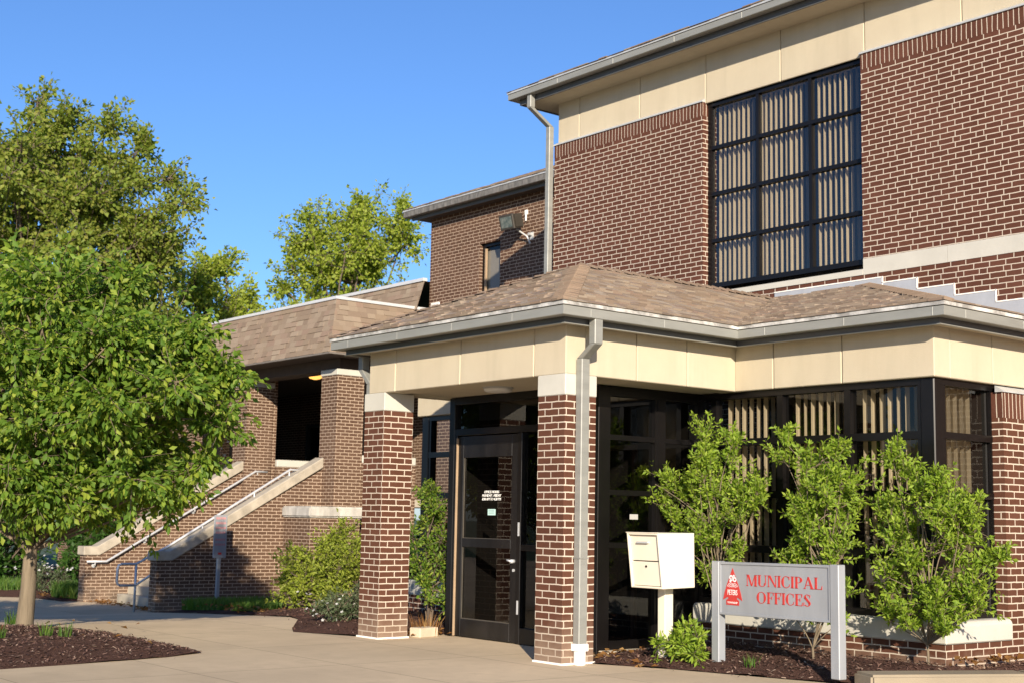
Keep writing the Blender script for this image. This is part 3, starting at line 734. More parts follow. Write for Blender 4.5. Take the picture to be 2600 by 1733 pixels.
for q in ((fL, fR, rA), (fR, vR, (cx, ymx, RZT), rA), (vL, fL, rA, (cx, ymx, RZT)), (vR, (xh, yv, RZ), (tx, MY, tz), (xr(MY), MY, tz)), ((xh, yv, RZ), (xh, 12, RZ), (tx, 12, tz), (tx, MY, tz)), ((BXL-xh, yv, RZ), vL, (BXL-xr(MY), MY, tz), (BXL-tx, MY, tz))):
    dk.face(*[V(p)-V((0, 0, .004)) for p in q])
dk.build('roof_deck', m_shing, bld)
m_hip = island('hip_cap_shingle', [(0, (.24, .175, .125)), (1, (.30, .22, .16))], .95, .5, .15)
hc = MB(); hip_caps(hc, fR, rA, V((-1, -.02, .0))+V((0, 0, 0)), V((.02, 1, 0)), w=.17); hc.build('hip_cap', m_hip, croof)
hc = MB(); hip_caps(hc, fL, rA, V((0, 1, 0)), V((1, 0, 0)), w=.17); hc.build('hip_cap', m_hip, croof)
hc = MB(); hip_caps(hc, rA, (cx, ymx, RZT), V((1, 0, -S1)), V((-1, 0, -S1)), w=.16); hc.build('hip_cap', m_hip, croof)
hc = MB(); hip_caps(hc, (xh, yv, RZ), (tx, MY, tz), V((-1, 0, 0)), V((0, 1, 0)), w=.16); hc.build('hip_cap', m_hip, croof)
# stepped counter flashing on the facade
cf = MB(); sl_ = MB()
def rz_at(x): return tz if x < tx else max(RZ, tz-(x-tx)*S2)
steps = [(-1.75, -.055, ZL-43*CRS+.005), (-.055, .437, ZL-44*CRS+.002), (.437, .943, ZL-46*CRS+.002), (.943, 1.476, ZL-48*CRS+.002), (1.476, 1.99, ZL-50*CRS), (1.99, 2.5, ZL-52*CRS), (2.5, 2.86, ZL-54*CRS)]
for a, b, zt_ in steps:
    za, zb_ = rz_at(a)+.0, rz_at(b)+.0
    cf.prism([(a, MY-.012, za), (b, MY-.012, zb_), (b, MY-.012, zt_), (a, MY-.012, zt_)], (0, .011, 0))
    sl_.box(a-.004, b+.004, MY-.018, MY-.002, zt_-.006, zt_+.008); sl_.box(b-.006, b+.008, MY-.018, MY-.002, zt_-2*CRS, zt_+.004)
cfo = cf.build('step_flashing', simple('grey_blue_flashing', (.40, .42, .45), .55, .2, var=.08), bld)
sl_.build('sealant_bead', m_seal, cfo)

# downspouts
def ds_build(path, a, b, name='downspout', par=bld, mat=m_alu, bev=.007):
    global ds
    ds = MB(); spout(path, a, b); return ds.build(name, mat, par, bevel=bev)
d_ = ds_build([(.235, .085, 3.30), (.235, .085, 3.05), (.010, .125, 2.93), (.010, .125, .16)], .09, .105)
B(.004, .106, .118, .236, 1.0, 1.012).build('strap', m_alu, d_)
pv = MB(); pv.box(-.0, .112, .112, .242, .13, .20); pv.tube([(.056, .177, .14), (.056, .177, 0)], [.058, .058], 16); pv.build('outlet_base', m_white, d_, bevel=.005)
ds_build([(BXL-.30, .03, 3.3), (BXL-.30, .03, 3.08), (BXL-.11, .03, 2.90), (BXL-.11, .03, .1)], .09, .10)
# glazed vestibule (front faces -y at y=1.0, flank at x=-.6)
VX0, VX1, VY = -3.22, -.60, 1.0
vz = [.06, 1.11, 1.66, 2.24, 2.74]
vest = MB()
vest.box(VX0, VX0+.10, VY, VY+.10, 0.005, ZC); vest.box(VX1-.17, VX1, VY, VY+.17, 0.005, ZC)
vest.box(VX0+.10, VX1-.17, VY+.003, VY+.10, 2.70, ZC+.01); vest.box(VX0+.10, VX1-.17, VY+.003, VY+.10, 2.33, 2.41)
vest.box(-1.93, -1.86, VY+.002, VY+.10, 0.005, 2.33); vest.box(-1.86, VX1-.17, VY+.004, VY+.10, .005, .18); vest.box(-1.86, VX1-.17, VY+.004, VY+.10, 1.02, 1.09)
vest.box(VX0+.10, VX0+.16, VY+.002, VY+.1, .005, 2.33)
vw = vest.build('vestibule_frame', m_black, bld, bevel=.004)
fl_ = MB()
fl_.box(VX1-.10, VX1, VY+.17, 2.58, .03, .13); fl_.box(VX1-.10, VX1-.001, VY+.17, 2.58, 2.68, ZC+.01)
for a, b in ((1.83, 1.99), (2.50, 2.60)): fl_.box(VX1-.10, VX1+.002, a, b, .13, 2.68)
fl_.box(VX1-.06, VX1+.012, 1.865, 1.90, .13, 2.68)
for zz in (1.11, 1.66, 2.24): fl_.box(VX1-.08, VX1-.004, VY+.17, 2.5, zz-.025, zz+.03)
fl_.build('flank_frame', m_black, vw)
gm = MB(); gm.face((VX1-.045, VY+.17, .13), (VX1-.045, 2.5, .13), (VX1-.045, 2.5, 2.68), (VX1-.045, VY+.17, 2.68)); gm.build('pane', m_glassd, vw)
gm = MB(); gm.face((-1.86, VY+.05, .1), (VX1-.17, VY+.05, .1), (VX1-.17, VY+.05, 2.33), (-1.86, VY+.05, 2.33)); gm.face((VX0+.1, VY+.05, 2.41), (VX1-.17, VY+.05, 2.41), (VX1-.17, VY+.05, 2.70), (VX0+.1, VY+.05, 2.70)); gm.build('pane', m_glassd, vw)
# door leaf
dr0, dr1 = VX0+.165, -1.935
dm = MB(); y0, y1 = VY+.02, VY+.065
dm.box(dr0, dr0+.10, y0, y1, .012, 2.32); dm.box(dr1-.12, dr1, y0, y1, .012, 2.32); dm.box(dr0+.10, dr1-.12, y0, y1, 2.07, 2.32); dm.box(dr0+.10, dr1-.12, y0, y1, 1.035, 1.135); dm.box(dr0+.10, dr1-.12, y0, y1, .012, .21)
door = dm.build('door', simple('scuffed_black_door', (.010, .009, .009), .38, .2, var=.5, scale=7, stretch=(1, 1, .2)), bld, bevel=.003)
MB().box(dr0-.012, dr0-.002, VY-.004, VY+.03, .01, 2.30).build('weatherstrip', m_brown, door)
gm = MB(); gm.face((dr0+.1, VY+.045, 1.13), (dr1-.12, VY+.045, 1.13), (dr1-.12, VY+.045, 2.07), (dr0+.1, VY+.045, 2.07)); gm.face((dr0+.1, VY+.045, .21), (dr1-.12, VY+.045, .21), (dr1-.12, VY+.045, 1.04), (dr0+.1, VY+.045, 1.04)); gm.build('pane', m_glassd, door)
bd_ = MB(); bd_.box(dr0+.1, dr1-.12, VY+.028, VY+.04, .21, .222); bd_.box(dr0+.1, dr0+.112, VY+.028, VY+.04, .222, 2.07); bd_.box(dr0+.112, dr1-.12, VY+.028, VY+.04, 1.135, 1.142); bd_.build('glazing_bead', simple('worn_bead', (.09, .08, .065), .5, .3), door)
kn = MB(); kn.tube([(-1.985, y0-.05, .90), (-1.985, y0+.01, .90)], [.022, .022], 12); kn.tube([(-1.985, y0-.045, .90), (-2.05, y0-.05, .912)], [.012, .011], 8); kn.build('handle', m_rail, door, smooth=True); MB().tube([(-1.985, y0-.012, .80), (-1.985, y0+.01, .80)], [.017, .017], 12).build('lock', m_rail, door)
for zz in (.40, 1.255): B(-1.90, -1.878, VY-.006, VY+.006, zz-.075, zz+.075).build('hinge', m_rail, door)
text_mesh('lettering', 'OFFICE HOURS\nMONDAY - FRIDAY\n8:30 AM TO 4:30 PM', .043, m_whitet, door, (-2.44, VY+.041, 1.655), (1, 0, 0), (0, 0, 1), shear=.25, spacing=.92)
ns = B(-2.50, -2.36, VY+.040, VY+.043, 1.405, 1.475).build('notice', m_teal, door)
nl = MB()
for i in range(3): nl.box(-2.48, -2.385+.0*i, VY+.0385, VY+.0398, 1.424+i*.016, 1.430+i*.016)
nl.build('notice_line', simple('grey_ink', (.25, .36, .36), .7), ns)
B(VX1-.043, VX1-.040, 1.50, 1.62, 1.385, 1.44).build('notice', m_roller, vw)
# interior of the vestibule
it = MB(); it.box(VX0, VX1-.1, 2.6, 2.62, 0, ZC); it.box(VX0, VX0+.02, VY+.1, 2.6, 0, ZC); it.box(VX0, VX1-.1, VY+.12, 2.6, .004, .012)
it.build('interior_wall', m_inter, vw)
ir = MB(); ir.box(-2.6, -2.55, 2.55, 2.6, .02, 2.2); ir.box(-1.7, -1.65, 2.55, 2.6, .02, 2.2); ir.box(-2.6, -1.65, 2.55, 2.6, 2.2, 2.26); ir.build('inner_door_frame', simple('brown_inner_frame', (.10, .06, .04), .6), vw)
cb = MB(); cb.box(-.58, -.42, 1.0, 2.5, -.02, .045); cb.box(-.62, .0, 2.5, 2.56, 0, .12); cb.build('concrete_curb', m_block, bld, bevel=.01)
# bays
def bay(sign):
    fx = (lambda x: x) if sign > 0 else (lambda x: BXL-x)
    def bx(x0, x1, *r): return B(min(fx(x0), fx(x1)), max(fx(x0), fx(x1)), *r)
    base = MB()
    for q in ((-.6, BX+.07, BD-.02, BD+.24, -.1, .30), (BX-.17, BX+.07, BD+.24, 3.5, -.1, .30)):
        base.box(min(fx(q[0]), fx(q[1])), max(fx(q[0]), fx(q[1])), *q[2:])
    if sign > 0: base.box(BX-.24, BX+.065, 3.5, MY, -.1, 2.65-3*CRS)
    else: base.box(fx(BX+.065), fx(BX-.24), 3.5, MY, -.6, 2.65)
    base.build('bay_brickwork', m_brick if sign < 0 else m_brickp2, bld)
    sill = MB(); zs0, zs1 = .297, .50
    P = [(-.58, BD-.05, zs0), (-.58, BD-.05, zs1-.035), (-.58, BD-.02, zs1), (-.58, BD+.2, zs1), (-.58, BD+.2, zs0)]
    if sign > 0:
        sill.prism(P, (BX-.1+.58, 0, 0)); Q = [(BX+.10, BD-.049, zs0), (BX+.10, BD-.049, zs1-.035), (BX+.07, BD-.049, zs1), (BX-.1, BD-.049, zs1), (BX-.1, BD-.049, zs0)]
        sill.prism(Q, (0, 3.52-BD+.05, 0))
    else: sill.box(fx(BX+.10), fx(.02), BD-.05, BD+.2, zs0, zs1)
    sill.build('bay_sill', m_stone, bld, bevel=.012)
    if sign > 0:
        sdr = MB(); sdr.box(BX-.24, BX+.067, 3.498, MY, 2.65-3*CRS, 2.70); sdr.build('soldier_course', m_sold, bld)
        fl = MB(); fl.prism([(BX+.085, 3.47, 2.70), (BX+.085, 3.47, 2.715), (BX-.0, 3.47, 2.765), (BX-.0, 3.47, 2.70)], (0, 2, 0)); fl.build('ledge_flashing', m_sflash, bld)
    H = ZC-.005-.50; rows = [0, .60, 1.17, 1.735, H]
    if sign > 0:
        grid_window('bay_window', bld, (-.60, BD+.07, .50), (1, 0, 0), [0, .22, 1.155, 2.02, 2.90], rows, fd=.06, bar=.075, depth=.10, blinds=[(.26, 1.12), (1.20, 2.0), (2.05, 2.85)], vane=(.10, 106), bset=.09)
        grid_window('bay_window', bld, (BX-.06, BD+.20, .50), (0, 1, 0), [0, .89], rows, fd=.06, bar=.065, depth=.09, blinds=[(.02, .87)], vane=(.11, 62), bset=.12)
    else:
        grid_window('bay_window', bld, (fx(2.30), BD+.07, .50), (1, 0, 0), [0, .88, 1.745, 2.30], rows, fd=.06, bar=.075, depth=.10)
    bx(BX-.20, BX-.045, BD+.055, BD+.205, .50, ZC-.003).build('corner_post', m_black, bld, bevel=.01)
    inn = MB()
    for q in ((-.56, BX-.1, 3.45, 3.47, 0, ZC), (-.56, BX-.1, BD+.5, 3.45, .45, .47), (-.56, BX-.1, BD+.25, 3.45, ZC+.06, ZC+.08)):
        inn.box(min(fx(q[0]), fx(q[1])), max(fx(q[0]), fx(q[1])), *q[2:])
    inn.build('interior_wall', m_inter, bld)
m_brickp2 = brick_mat('bay_brick', (.082, .031, .017), (.106, .041, .023), MORT, False, zoff=.297, dirt=(.06, .2, .3))
bay(1); bay(-1)

# ================================================================== MANSARD WING
wing = thing('mansard_wing', 'low brown brick wing with steep tan mansard roof, dark porch and outdoor stair', 'building', (-17, 6.5, -.5))
WZ = -.5; P2X, PY = -14.1, 6.17; PB = 4.25; PC = 4.375; PW = .62; P1X = -17.9
for px in (P2X, P1X):
    p = B(px-PW, px, PY, PY+.66, WZ-.05, PB).build('porch_pillar', m_brickw, wing, bevel=.004)
    B(px-PW-.02, px+.015, PY-.015, PY+.69, PB, PC).build('capital', m_stone, p, bevel=.01)
# half walls with sills
hwm = MB(); hwm.box(P1X-.3, P1X-.012, PY+.81, 10, 1.6, 2.46); hwm.box(P2X-.3, P2X-.012, PY+.66, TY, WZ-.05, 2.46)
hwm.box(-30, P1X-.06, PY+.5, PY+.8, WZ, 4.6)
hwm.build('wing_wall', m_brickw, wing)
hs = MB(); hs.box(P1X-.33, P1X+.012, PY+.82, 10, 2.46, 2.62); hs.build('half_wall_sill', m_stone, wing, bevel=.012); B(P2X-.33, P2X+.012, PY+.665, TY-.01, 2.46, 2.62).build('half_wall_sill', m_stone, wing, bevel=.012)
so_ = MB(); so_.box(P2X-.22, P2X-.16, PY+.66, TY, 2.62, PC); so_.build('sun_blocking_panel', m_black, wing)  # opaque dark panel added in the opening to keep sun out of the porch
bw = MB(); bw.box(-30, TX, 10.2, 10.5, 1.6, 4.6); bw.build('porch_back_wall', m_brickw, wing)
for a, b in ((-20.2, -18.6), (-23.5, -21.9)):
    pass
B(P1X-4, P2X-.05, PY+.3, 10.2, 1.58, 1.74).build('porch_floor', m_step, wing)
bm_ = MB(); bm_.box(-30, P2X-.02, PY+.06, PY+.5, PC, 4.60); bm_.box(P2X-.42, P2X-.022, PY+.5, TY, PC, 4.60); bm_.build('porch_beam', m_darkwood, wing)
B(-30, -13.62, 5.70, 10.4, 4.60, 4.64).build('wing_soffit', m_darkwood, wing)
EXw, EYw, EZw, TZw, ins = -13.55, 5.62, 4.63, 5.76, .33
ms = MB()
shingle_face(ms, (-30, EYw, EZw), (EXw, EYw, EZw), (EXw-ins, EYw+ins, TZw), (-30, EYw+ins, TZw), expo=.118, tab=(.15, .34), th=.012)
shingle_face(ms, (EXw, EYw, EZw), (EXw, TY-.02, EZw), (EXw-ins, TY-.02, TZw), (EXw-ins, EYw+ins, TZw), expo=.118, tab=(.15, .34), th=.012)
shingle_face(ms, (-30, 7.86, TZw-.02), (TX-.0, 7.86, TZw-.02), (TX-.0, 8.06, 6.38), (-30, 8.06, 6.38), expo=.118, tab=(.15, .34), th=.012)
mso = ms.build('mansard_roof', m_shingw, wing)
dk = MB(); dk.face((-30, EYw, EZw), (EXw, EYw, EZw), (EXw-ins, EYw+ins, TZw), (-30, EYw+ins, TZw)); dk.face((EXw, EYw, EZw), (EXw, TY-.02, EZw), (EXw-ins, TY-.02, TZw), (EXw-ins, EYw+ins, TZw)); dk.face((-30, EYw+ins, TZw-.02), (EXw-ins, EYw+ins, TZw-.02), (EXw-ins, TY-.02, TZw-.02), (-30, TY-.02, TZw-.02)); dk.face((-30, 7.865, TZw-.02), (TX, 7.865, TZw-.02), (TX, 8.065, 6.38), (-30, 8.065, 6.38)); dk.face((-30, 8.065, 6.38), (TX, 8.065, 6.38), (TX, 14, 6.38), (-30, 14, 6.38))
dk.build('mansard_deck', m_shingw, wing)
hc = MB(); hip_caps(hc, (EXw, EYw, EZw), (EXw-ins, EYw+ins, TZw), V((-1, 0.0, 0)), V((0, 1, 0)), w=.15, th=.012); hc.build('hip_cap', m_shingw, mso)
fl = MB(); fl.box(-30, EXw-ins+.03, EYw+ins-.03, EYw+ins+.08, TZw, TZw+.06); fl.box(EXw-ins-.08, EXw-ins+.031, EYw+ins+.08, TY-.02, TZw-.001, TZw+.059); fl.box(-30, TX-.0, 8.02, 8.13, 6.38, 6.45)
fl.build('roof_edge_flashing', simple('white_edge_metal', (.60, .61, .62), .45, .2, var=.05), wing)
el = MB(); el.box(-30, EXw+.01, EYw-.012, EYw+.06, EZw-.035, EZw-.002); el.box(EXw-.05, EXw+.011, EYw+.06, TY-.02, EZw-.036, EZw-.002); el.build('eave_edge', simple('brown_grey_edge', (.16, .14, .12), .6), wing)
def wing_window(x0, x1, y, z0, z1):
    m = MB(); m.box(x0, x0+.07, y, y+.1, z0, z1); m.box(x1-.07, x1, y, y+.1, z0, z1); m.box((x0+x1)/2-.03, (x0+x1)/2+.03, y, y+.1, z0, z1); m.box(x0, x1, y-.003, y+.1, z1-.07, z1); m.box(x0, x1, y-.003, y+.1, z0, z0+.07)
    o = m.build('window', m_black, wing); g_ = MB(); g_.face((x0, y+.06, z0), (x1, y+.06, z0), (x1, y+.06, z1), (x0, y+.06, z1)); g_.build('pane', m_glassd, o); B(x0+.01, x1-.01, y+.085, y+.095, z0+.01, z1-.01).build('interior_wall', m_inter, o)  # near-black sheet behind the pane stands for the room's shade
wing_window(-21.9, -19.9, 10.09, 1.9, 3.75); wing_window(-20.9, -19.4, PY+.42, 2.0, 3.7); wing_window(-24.4, -22.9, PY+.42, 2.0, 3.7)
# stair walls, caps, steps
def stair_wall(x0, x1):
    pr_ = [(2.63, WZ-.05), (2.63, .46), (2.93, .46), (6.2, 2.32), (6.2, WZ-.05)]
    m = MB(); m.prism([(x0, y, z) for y, z in pr_], (x1-x0, 0, 0)); wo = m.build('stair_wall', m_brickw, wing)
    cp = [(2.575, .46), (2.575, .645), (2.87, .645), (6.20, 2.57), (6.20, 2.36), (2.93, .46)]
    m = MB(); m.prism([(x0-.03, y, z) for y, z in cp], (x1-x0+.06, 0, 0)); m.build('capstone', m_stonew, wo, bevel=.015)
stair_wall(-14.87, -14.57); stair_wall(-18.3, -18.0)
stp = MB()
nst = 14
for i in range(nst): stp.box(-17.99, -14.88, 3.35+i*.235, 3.35+(i+1)*.235+(.02 if i < nst-1 else .1), WZ-.05, WZ+(i+1)*.16)
stp.build('stair_steps', m_step, wing, bevel=.012)
B(-14.56, -13.52, 5.30, 6.45, WZ-.05, 1.33).build('areaway_wall', m_brickw, wing)
B(-14.55, -13.45, 5.24, 6.50, 1.33, 1.545).build('areaway_cap', m_areaway, wing, bevel=.03, seg=2)

# ================================================================== THINGS ON THE BUILDINGS
fld = thing('floodlight', 'bronze box floodlight bracketed high on the recessed brown brick wall', 'floodlight', (-10.85, TY, 7.1))
fn = V((.06, -.96, -.25)).normalized(); fx_ = V((1, .06, 0)); fx_ = (fx_-fn*fx_.dot(fn)).normalized(); fu = fx_.cross(-fn).normalized()
if fu.z < 0: fu = -fu
c0 = V((-10.58, TY-.44, 7.12))
hsng = MB(); hsng.obox(c0-fx_*.19-fu*.14-fn*.24, fx_*.38, fu*.28, fn*.24); ho = hsng.build('housing', m_flood, fld, bevel=.02, seg=2)
fr_ = MB(); fr_.obox(c0-fx_*.20-fu*.15, fx_*.40, fu*.30, fn*.05); fr_.build('bezel', m_flood, ho, bevel=.01)
ln = MB(); ln.obox(c0-fx_*.155-fu*.105+fn*.048, fx_*.31, fu*.21, fn*.006); ln.build('lens', m_fl, ho)
br = MB(); br.tube([(-10.36, TY-.1, 6.90), (-10.36, TY, 6.90)], .03, 8); br.tube([c0-fn*.2-fu*.16, (-10.40, TY-.1, 6.86), (-10.36, TY-.05, 6.72)], .018, 8); br.box(-10.41, -10.31, TY-.02, TY, 6.80, 6.95); br.build('bracket', m_sflash, fld)
cd = MB(); cd.box(-10.56, -10.50, TY-.04, TY, 7.33, 7.42); cd.tube([(-10.53, TY-.03, 7.33), (-10.53, TY-.03, 7.2)], .018, 8); cd.build('junction_box', m_white, fld)
pl_ = thing('porch_light', 'round amber ceiling lamp glowing under the dark wing porch', 'ceiling light', (-17.2, 7.5, 4.6))
MB().disc((-17.2, 7.5, 4.595), .17, .03).build('base', m_darkwood, pl_, smooth=True)
MB().disc((-17.2, 7.5, 4.57), .155, .09, dome=.03).build('lens', m_lamp, pl_, smooth=True)
cl = thing('ceiling_light', 'unlit round white ceiling light under the entrance canopy', 'ceiling light', (-1.74, .49, ZC))
MB().disc((-1.74, .55, ZC+.012), .17, .02).build('base', m_roller, cl, smooth=True)
MB().disc((-1.74, .55, ZC-.006), .155, .035, dome=.012).build('lens', m_lens, cl, smooth=True)

# handrails
def rail(name, label, paths, r=.024):
    o = thing(name, label, 'handrail', paths[0][0], group=None)
    for nm, pts in [('rail', p) for p in paths]:
        MB().tube(pts, r, 10).build('rail', m_rail, o, smooth=True)
    return o
fr = rail('handrail', 'grey tubular handrail on round wall brackets along the far stair wall', [[(-17.9, 2.62, .33), (-17.9, 3.04, .33), (-17.9, 6.45, 2.33), (-17.9, 6.75, 2.325)]])
for y, z in ((2.8, .33), (3.9, .835), (5.0, 1.48), (6.5, 2.33)):
    MB().tube([(-17.9, y, z-.02), (-17.9, y, z-.07), (-17.99, y, z-.085)], .012, 6).tube([(-18.0, y, z-.085), (-17.975, y, z-.085)], .04, 12).build('bracket', m_sflash, fr)
def sl2(y): return .39+(y-2.40)*.606
n_ = rail('handrail', 'grey tubular handrail with squared loop end standing beside the near stair wall', [[(-14.98, 2.40, -.5), (-14.98, 2.40, .37)], [(-14.98, 2.40, -.01), (-14.98, 2.10, -.01), (-14.98, 2.045, .02), (-14.98, 2.03, .08), (-14.98, 2.035, .30), (-14.98, 2.05, .365), (-14.98, 2.11, .39), (-14.98, 2.40, .39), (-14.82, 2.95, sl2(2.95)), (-14.75, 5.52, 2.285), (-14.75, 5.8, 2.28)], [(-14.98, 2.40, -.01), (-14.98, 2.9, .30), (-14.98, 6.0, 2.2)]])
for y in (3.62, 4.72, 5.5):
    z = sl2(y); MB().tube([(-14.75, y, z-.01), (-14.75, y, z-.22)], .016, 8).build('post', m_rail, n_)

# small parking-type sign in front of the near stair wall
ss = thing('small_sign', 'narrow upright grey sign with faded pink lettering on single post', 'sign', (-13.8, 3.5, -.45))
B(-13.83, -13.77, 3.47, 3.54, -.5, .60).build('post', m_signal, ss, bevel=.006)
sp_ = B(-13.79, -13.765, 3.37, 3.64, .54, 1.34).build('panel', m_signal, ss, bevel=.006)
tl = MB()
for i, zz in enumerate((1.26, 1.17, 1.08, .99, .86, .77)):
    for k in range(5): tl.box(-13.765, -13.762, 3.405+k*.042, 3.405+k*.042+(.03 if (i+k) % 3 else .034), zz, zz+.042)
tl.build('lettering', m_pink, sp_)
B(-13.765, -13.762, 3.47, 3.54, .60, .64).build('red_mark', m_red, sp_)

# ------------------------------------------------------------------ main sign
sg = thing('municipal_sign', 'brushed grey two-post sign reading MUNICIPAL OFFICES in red with arrowhead emblem', 'sign', (.94, 1.17, .02))
SD = V((.997, -.077, 0)); SN = V((-.077, -.997, 0)); SB = V((.939, 1.169, 0)); UPV = V((0, 0, 1))
def SP(s, z, n=0.): return SB+SD*s+UPV*z+SN*n
for s0, z0, z1 in ((-.07, -.03, 1.004), (1.42, .05, 1.024)):
    MB().obox(SP(s0, z0, -.045), SD*.10, SN*.09, UPV*(z1-z0)).build('post', m_signal, sg, bevel=.006)
PL, PR_, PZ0, PZ1 = -.02+.05, 1.42, .505, 1.0
pm = MB(); pm.prism([SP(PL, PZ0, -.03), SP(PR_, PZ0+.018, -.03), SP(PR_, PZ1+.018, -.03), SP(PL, PZ1, -.03)], SN*.058)
pan = pm.build('panel', m_signal, sg, bevel=.004)
fm = MB(); q = .02
def skew(s): return .018*(s-PL)/(PR_-PL)
for a, b, z0, z1 in ((PL, PR_, PZ1-.022, PZ1-.004), (PL, PR_, PZ0+.004, PZ0+.022)):
    fm.prism([SP(a+.004, z0+skew(a), .028), SP(b-.004, z0+skew(b), .028), SP(b-.004, z1+skew(b), .028), SP(a+.004, z1+skew(a), .028)], SN*.012)
for a, b in ((PL+.004, PL+.018), (PR_-.02, PR_-.006)):
    fm.prism([SP(a, PZ0+.022+skew(a), .028), SP(b, PZ0+.022+skew(b), .028), SP(b, PZ1-.022+skew(b), .028), SP(a, PZ1-.022+skew(a), .028)], SN*.012)
fm.build('panel_frame', m_signal, pan)
# serif capitals from strokes
def serif_letter(ch):
    """returns list of polygons in a unit-height box and the advance width"""
    T, H_, S = .17, .045, .055      # thick stem, hairline, serif overhang
    R = lambda x0, y0, x1, y1: [(x0, y0), (x1, y0), (x1, y1), (x0, y1)]
    def stem(x, w=T): return [R(x, 0, x+w, 1), R(x-S, 0, x+w+S, H_), R(x-S, 1-H_, x+w+S, 1)]
    def bowl(cx, cy, rx, ry, a0, a1, thick=T, thin=H_, n=18):
        ps = []
        for i in range(n):
            q0, q1 = math.radians(a0+(a1-a0)*i/n), math.radians(a0+(a1-a0)*(i+1)/n); quad = []
            for q_, o_ in ((q0, 0), (q1, 0), (q1, 1), (q0, 1)):
                tx_ = thick*abs(math.cos(q_))**1.3+thin*.6; ty_ = thin
                quad.append((cx+(rx-(tx_ if o_ else 0))*math.cos(q_), cy+(ry-(ty_ if o_ else 0))*math.sin(q_)))
            ps.append(quad)
        return ps
    if ch == 'M': return [R(.07, 0, .07+H_, 1), R(0, 0, .2, H_), R(0, 1-H_, .2, 1), [(.09, 1), (.27, 1), (.57, 0), (.46, 0)], [(.5, .0), (.55, .0), (.86, 1), (.80, 1)], R(.80, 0, .80+T, 1), R(.74, 0, 1.03, H_), R(.78, 1-H_, 1.03, 1)], 1.10
    if ch == 'U': return [R(.06, .3, .06+T, 1), R(0, 1-H_, .30, 1), R(.70, .3, .70+H_, 1), R(.6, 1-H_, .84, 1)]+bowl(.40, .32, .345, .33, 180, 360, T*.8), .90
    if ch == 'N': return [R(.08, 0, .08+H_, 1), R(0, 0, .2, H_), R(0, 1-H_, .2, 1), [(.08, 1), (.27, 1), (.80, 0), (.70, 0)], R(.75, 0, .75+H_, 1), R(.66, 1-H_, .88, 1)], .93
    if ch == 'I': return stem(.06), .36
    if ch == 'C': return bowl(.42, .5, .42, .51, 50, 310)+[R(.66, .68, .71, .97), R(.70, .12, .74, .32)], .84
    if ch == 'O': return bowl(.44, .5, .44, .51, 0, 360, T, H_, 28), .98
    if ch == 'P': return stem(.06)+bowl(.26, .73, .40, .27, -90, 90), .76
    if ch == 'A': return [[(.38, 1.0), (.46, 1.0), (.13, 0), (.08, 0)], [(.36, 1.02), (.48, 1.02), (.86, 0), (.66, 0)], R(.2, .30, .62, .30+H_), R(.0, 0, .22, H_), R(.58, 0, .93, H_)], .94
    if ch == 'L': return stem(.06)+[R(.06, 0, .64, H_), [(.58, 0), (.66, 0), (.68, .30), (.65, .30)]], .72
    if ch == 'F': return stem(.06)+[R(.06, 1-H_, .62, 1), [(.58, .72), (.61, .72), (.64, 1), (.56, 1)], R(.2, .5, .45, .5+H_), R(.43, .38, .47, .66)], .70
    if ch == 'E': return stem(.06)+[R(.06, 1-H_, .62, 1), [(.59, .72), (.62, .72), (.65, 1), (.56, 1)], R(.2, .5, .45, .5+H_), R(.43, .38, .47, .66), R(.06, 0, .64, H_), [(.58, 0), (.66, 0), (.69, .30), (.66, .30)]], .76
    if ch == 'S': return bowl(.32, .745, .26, .265, 35, 205, T*.75)+bowl(.34, .255, .28, .265, -145, 25, T*.9)+[[(.06, .68), (.22, .78), (.60, .34), (.50, .20)], R(.54, .72, .58, .97), R(.02, .03, .06, .32)], .68
def serif_text(mb, word, s0, s1, zb, h):
    tot = sum(serif_letter(c)[1] for c in word); k = (s1-s0)/tot; x = s0
    for c in word:
        ps, adv = serif_letter(c)
        for p in ps:
            pts = [SP(x+a*k, zb+b*h+skew(x), .0285) for a, b in p]
            # orientation so that the front faces the viewer
            mb.prism(pts, SN*.0035)
        x += adv*k
lt = MB(); serif_text(lt, 'MUNICIPAL', .385, 1.325, .786, .103); serif_text(lt, 'OFFICES', .520, 1.19, .634, .103)
lt.build('lettering', m_red, pan)
em = MB(); ec = .203; eb, et = .600, .944
def EP(a, b, n=.0285): return SP(ec+a, eb+b+skew(ec), n)
outline = [(0, .344), (.035, .27), (.075, .19), (.105, .12), (.128, .045), (.098, .058), (.062, .075), (.055, .058), (.085, .045), (.085, .0), (-.085, .0), (-.085, .045), (-.055, .058), (-.062, .075), (-.098, .058), (-.128, .045), (-.105, .12), (-.075, .19), (-.035, .27)]
em.prism([EP(a, b) for a, b in outline], SN*.003)
emb = em.build('emblem', m_red, pan)
wl = MB()
def inner(sc_, off): return [(a*sc_, .018+(b)*(.9)+off) for a, b in outline]
o1 = [(a*.90, .015+b*.915) for a, b in outline]; o2 = [(a*.872, .0175+b*.897) for a, b in outline]
def ringp(cx_, cz_, r0, r1, a0=0, a1=360, n=14):
    for i in range(n):
        p, q_ = math.radians(a0+(a1-a0)*i/n), math.radians(a0+(a1-a0)*(i+1)/n)
        wl.face(EP(cx_+r1*math.cos(p), cz_+r1*math.sin(p), .0321), EP(cx_+r1*math.cos(q_), cz_+r1*math.sin(q_), .0321), EP(cx_+r0*math.cos(q_), cz_+r0*math.sin(q_), .0321), EP(cx_+r0*math.cos(p), cz_+r0*math.sin(p), .0321))
ringp(-.018, .255, .010, .024); ringp(.030, .238, .010, .024); ringp(.018, .268, .004, .014); ringp(-.010, .235, 0, .014); ringp(-.028, .222, 0, .012)
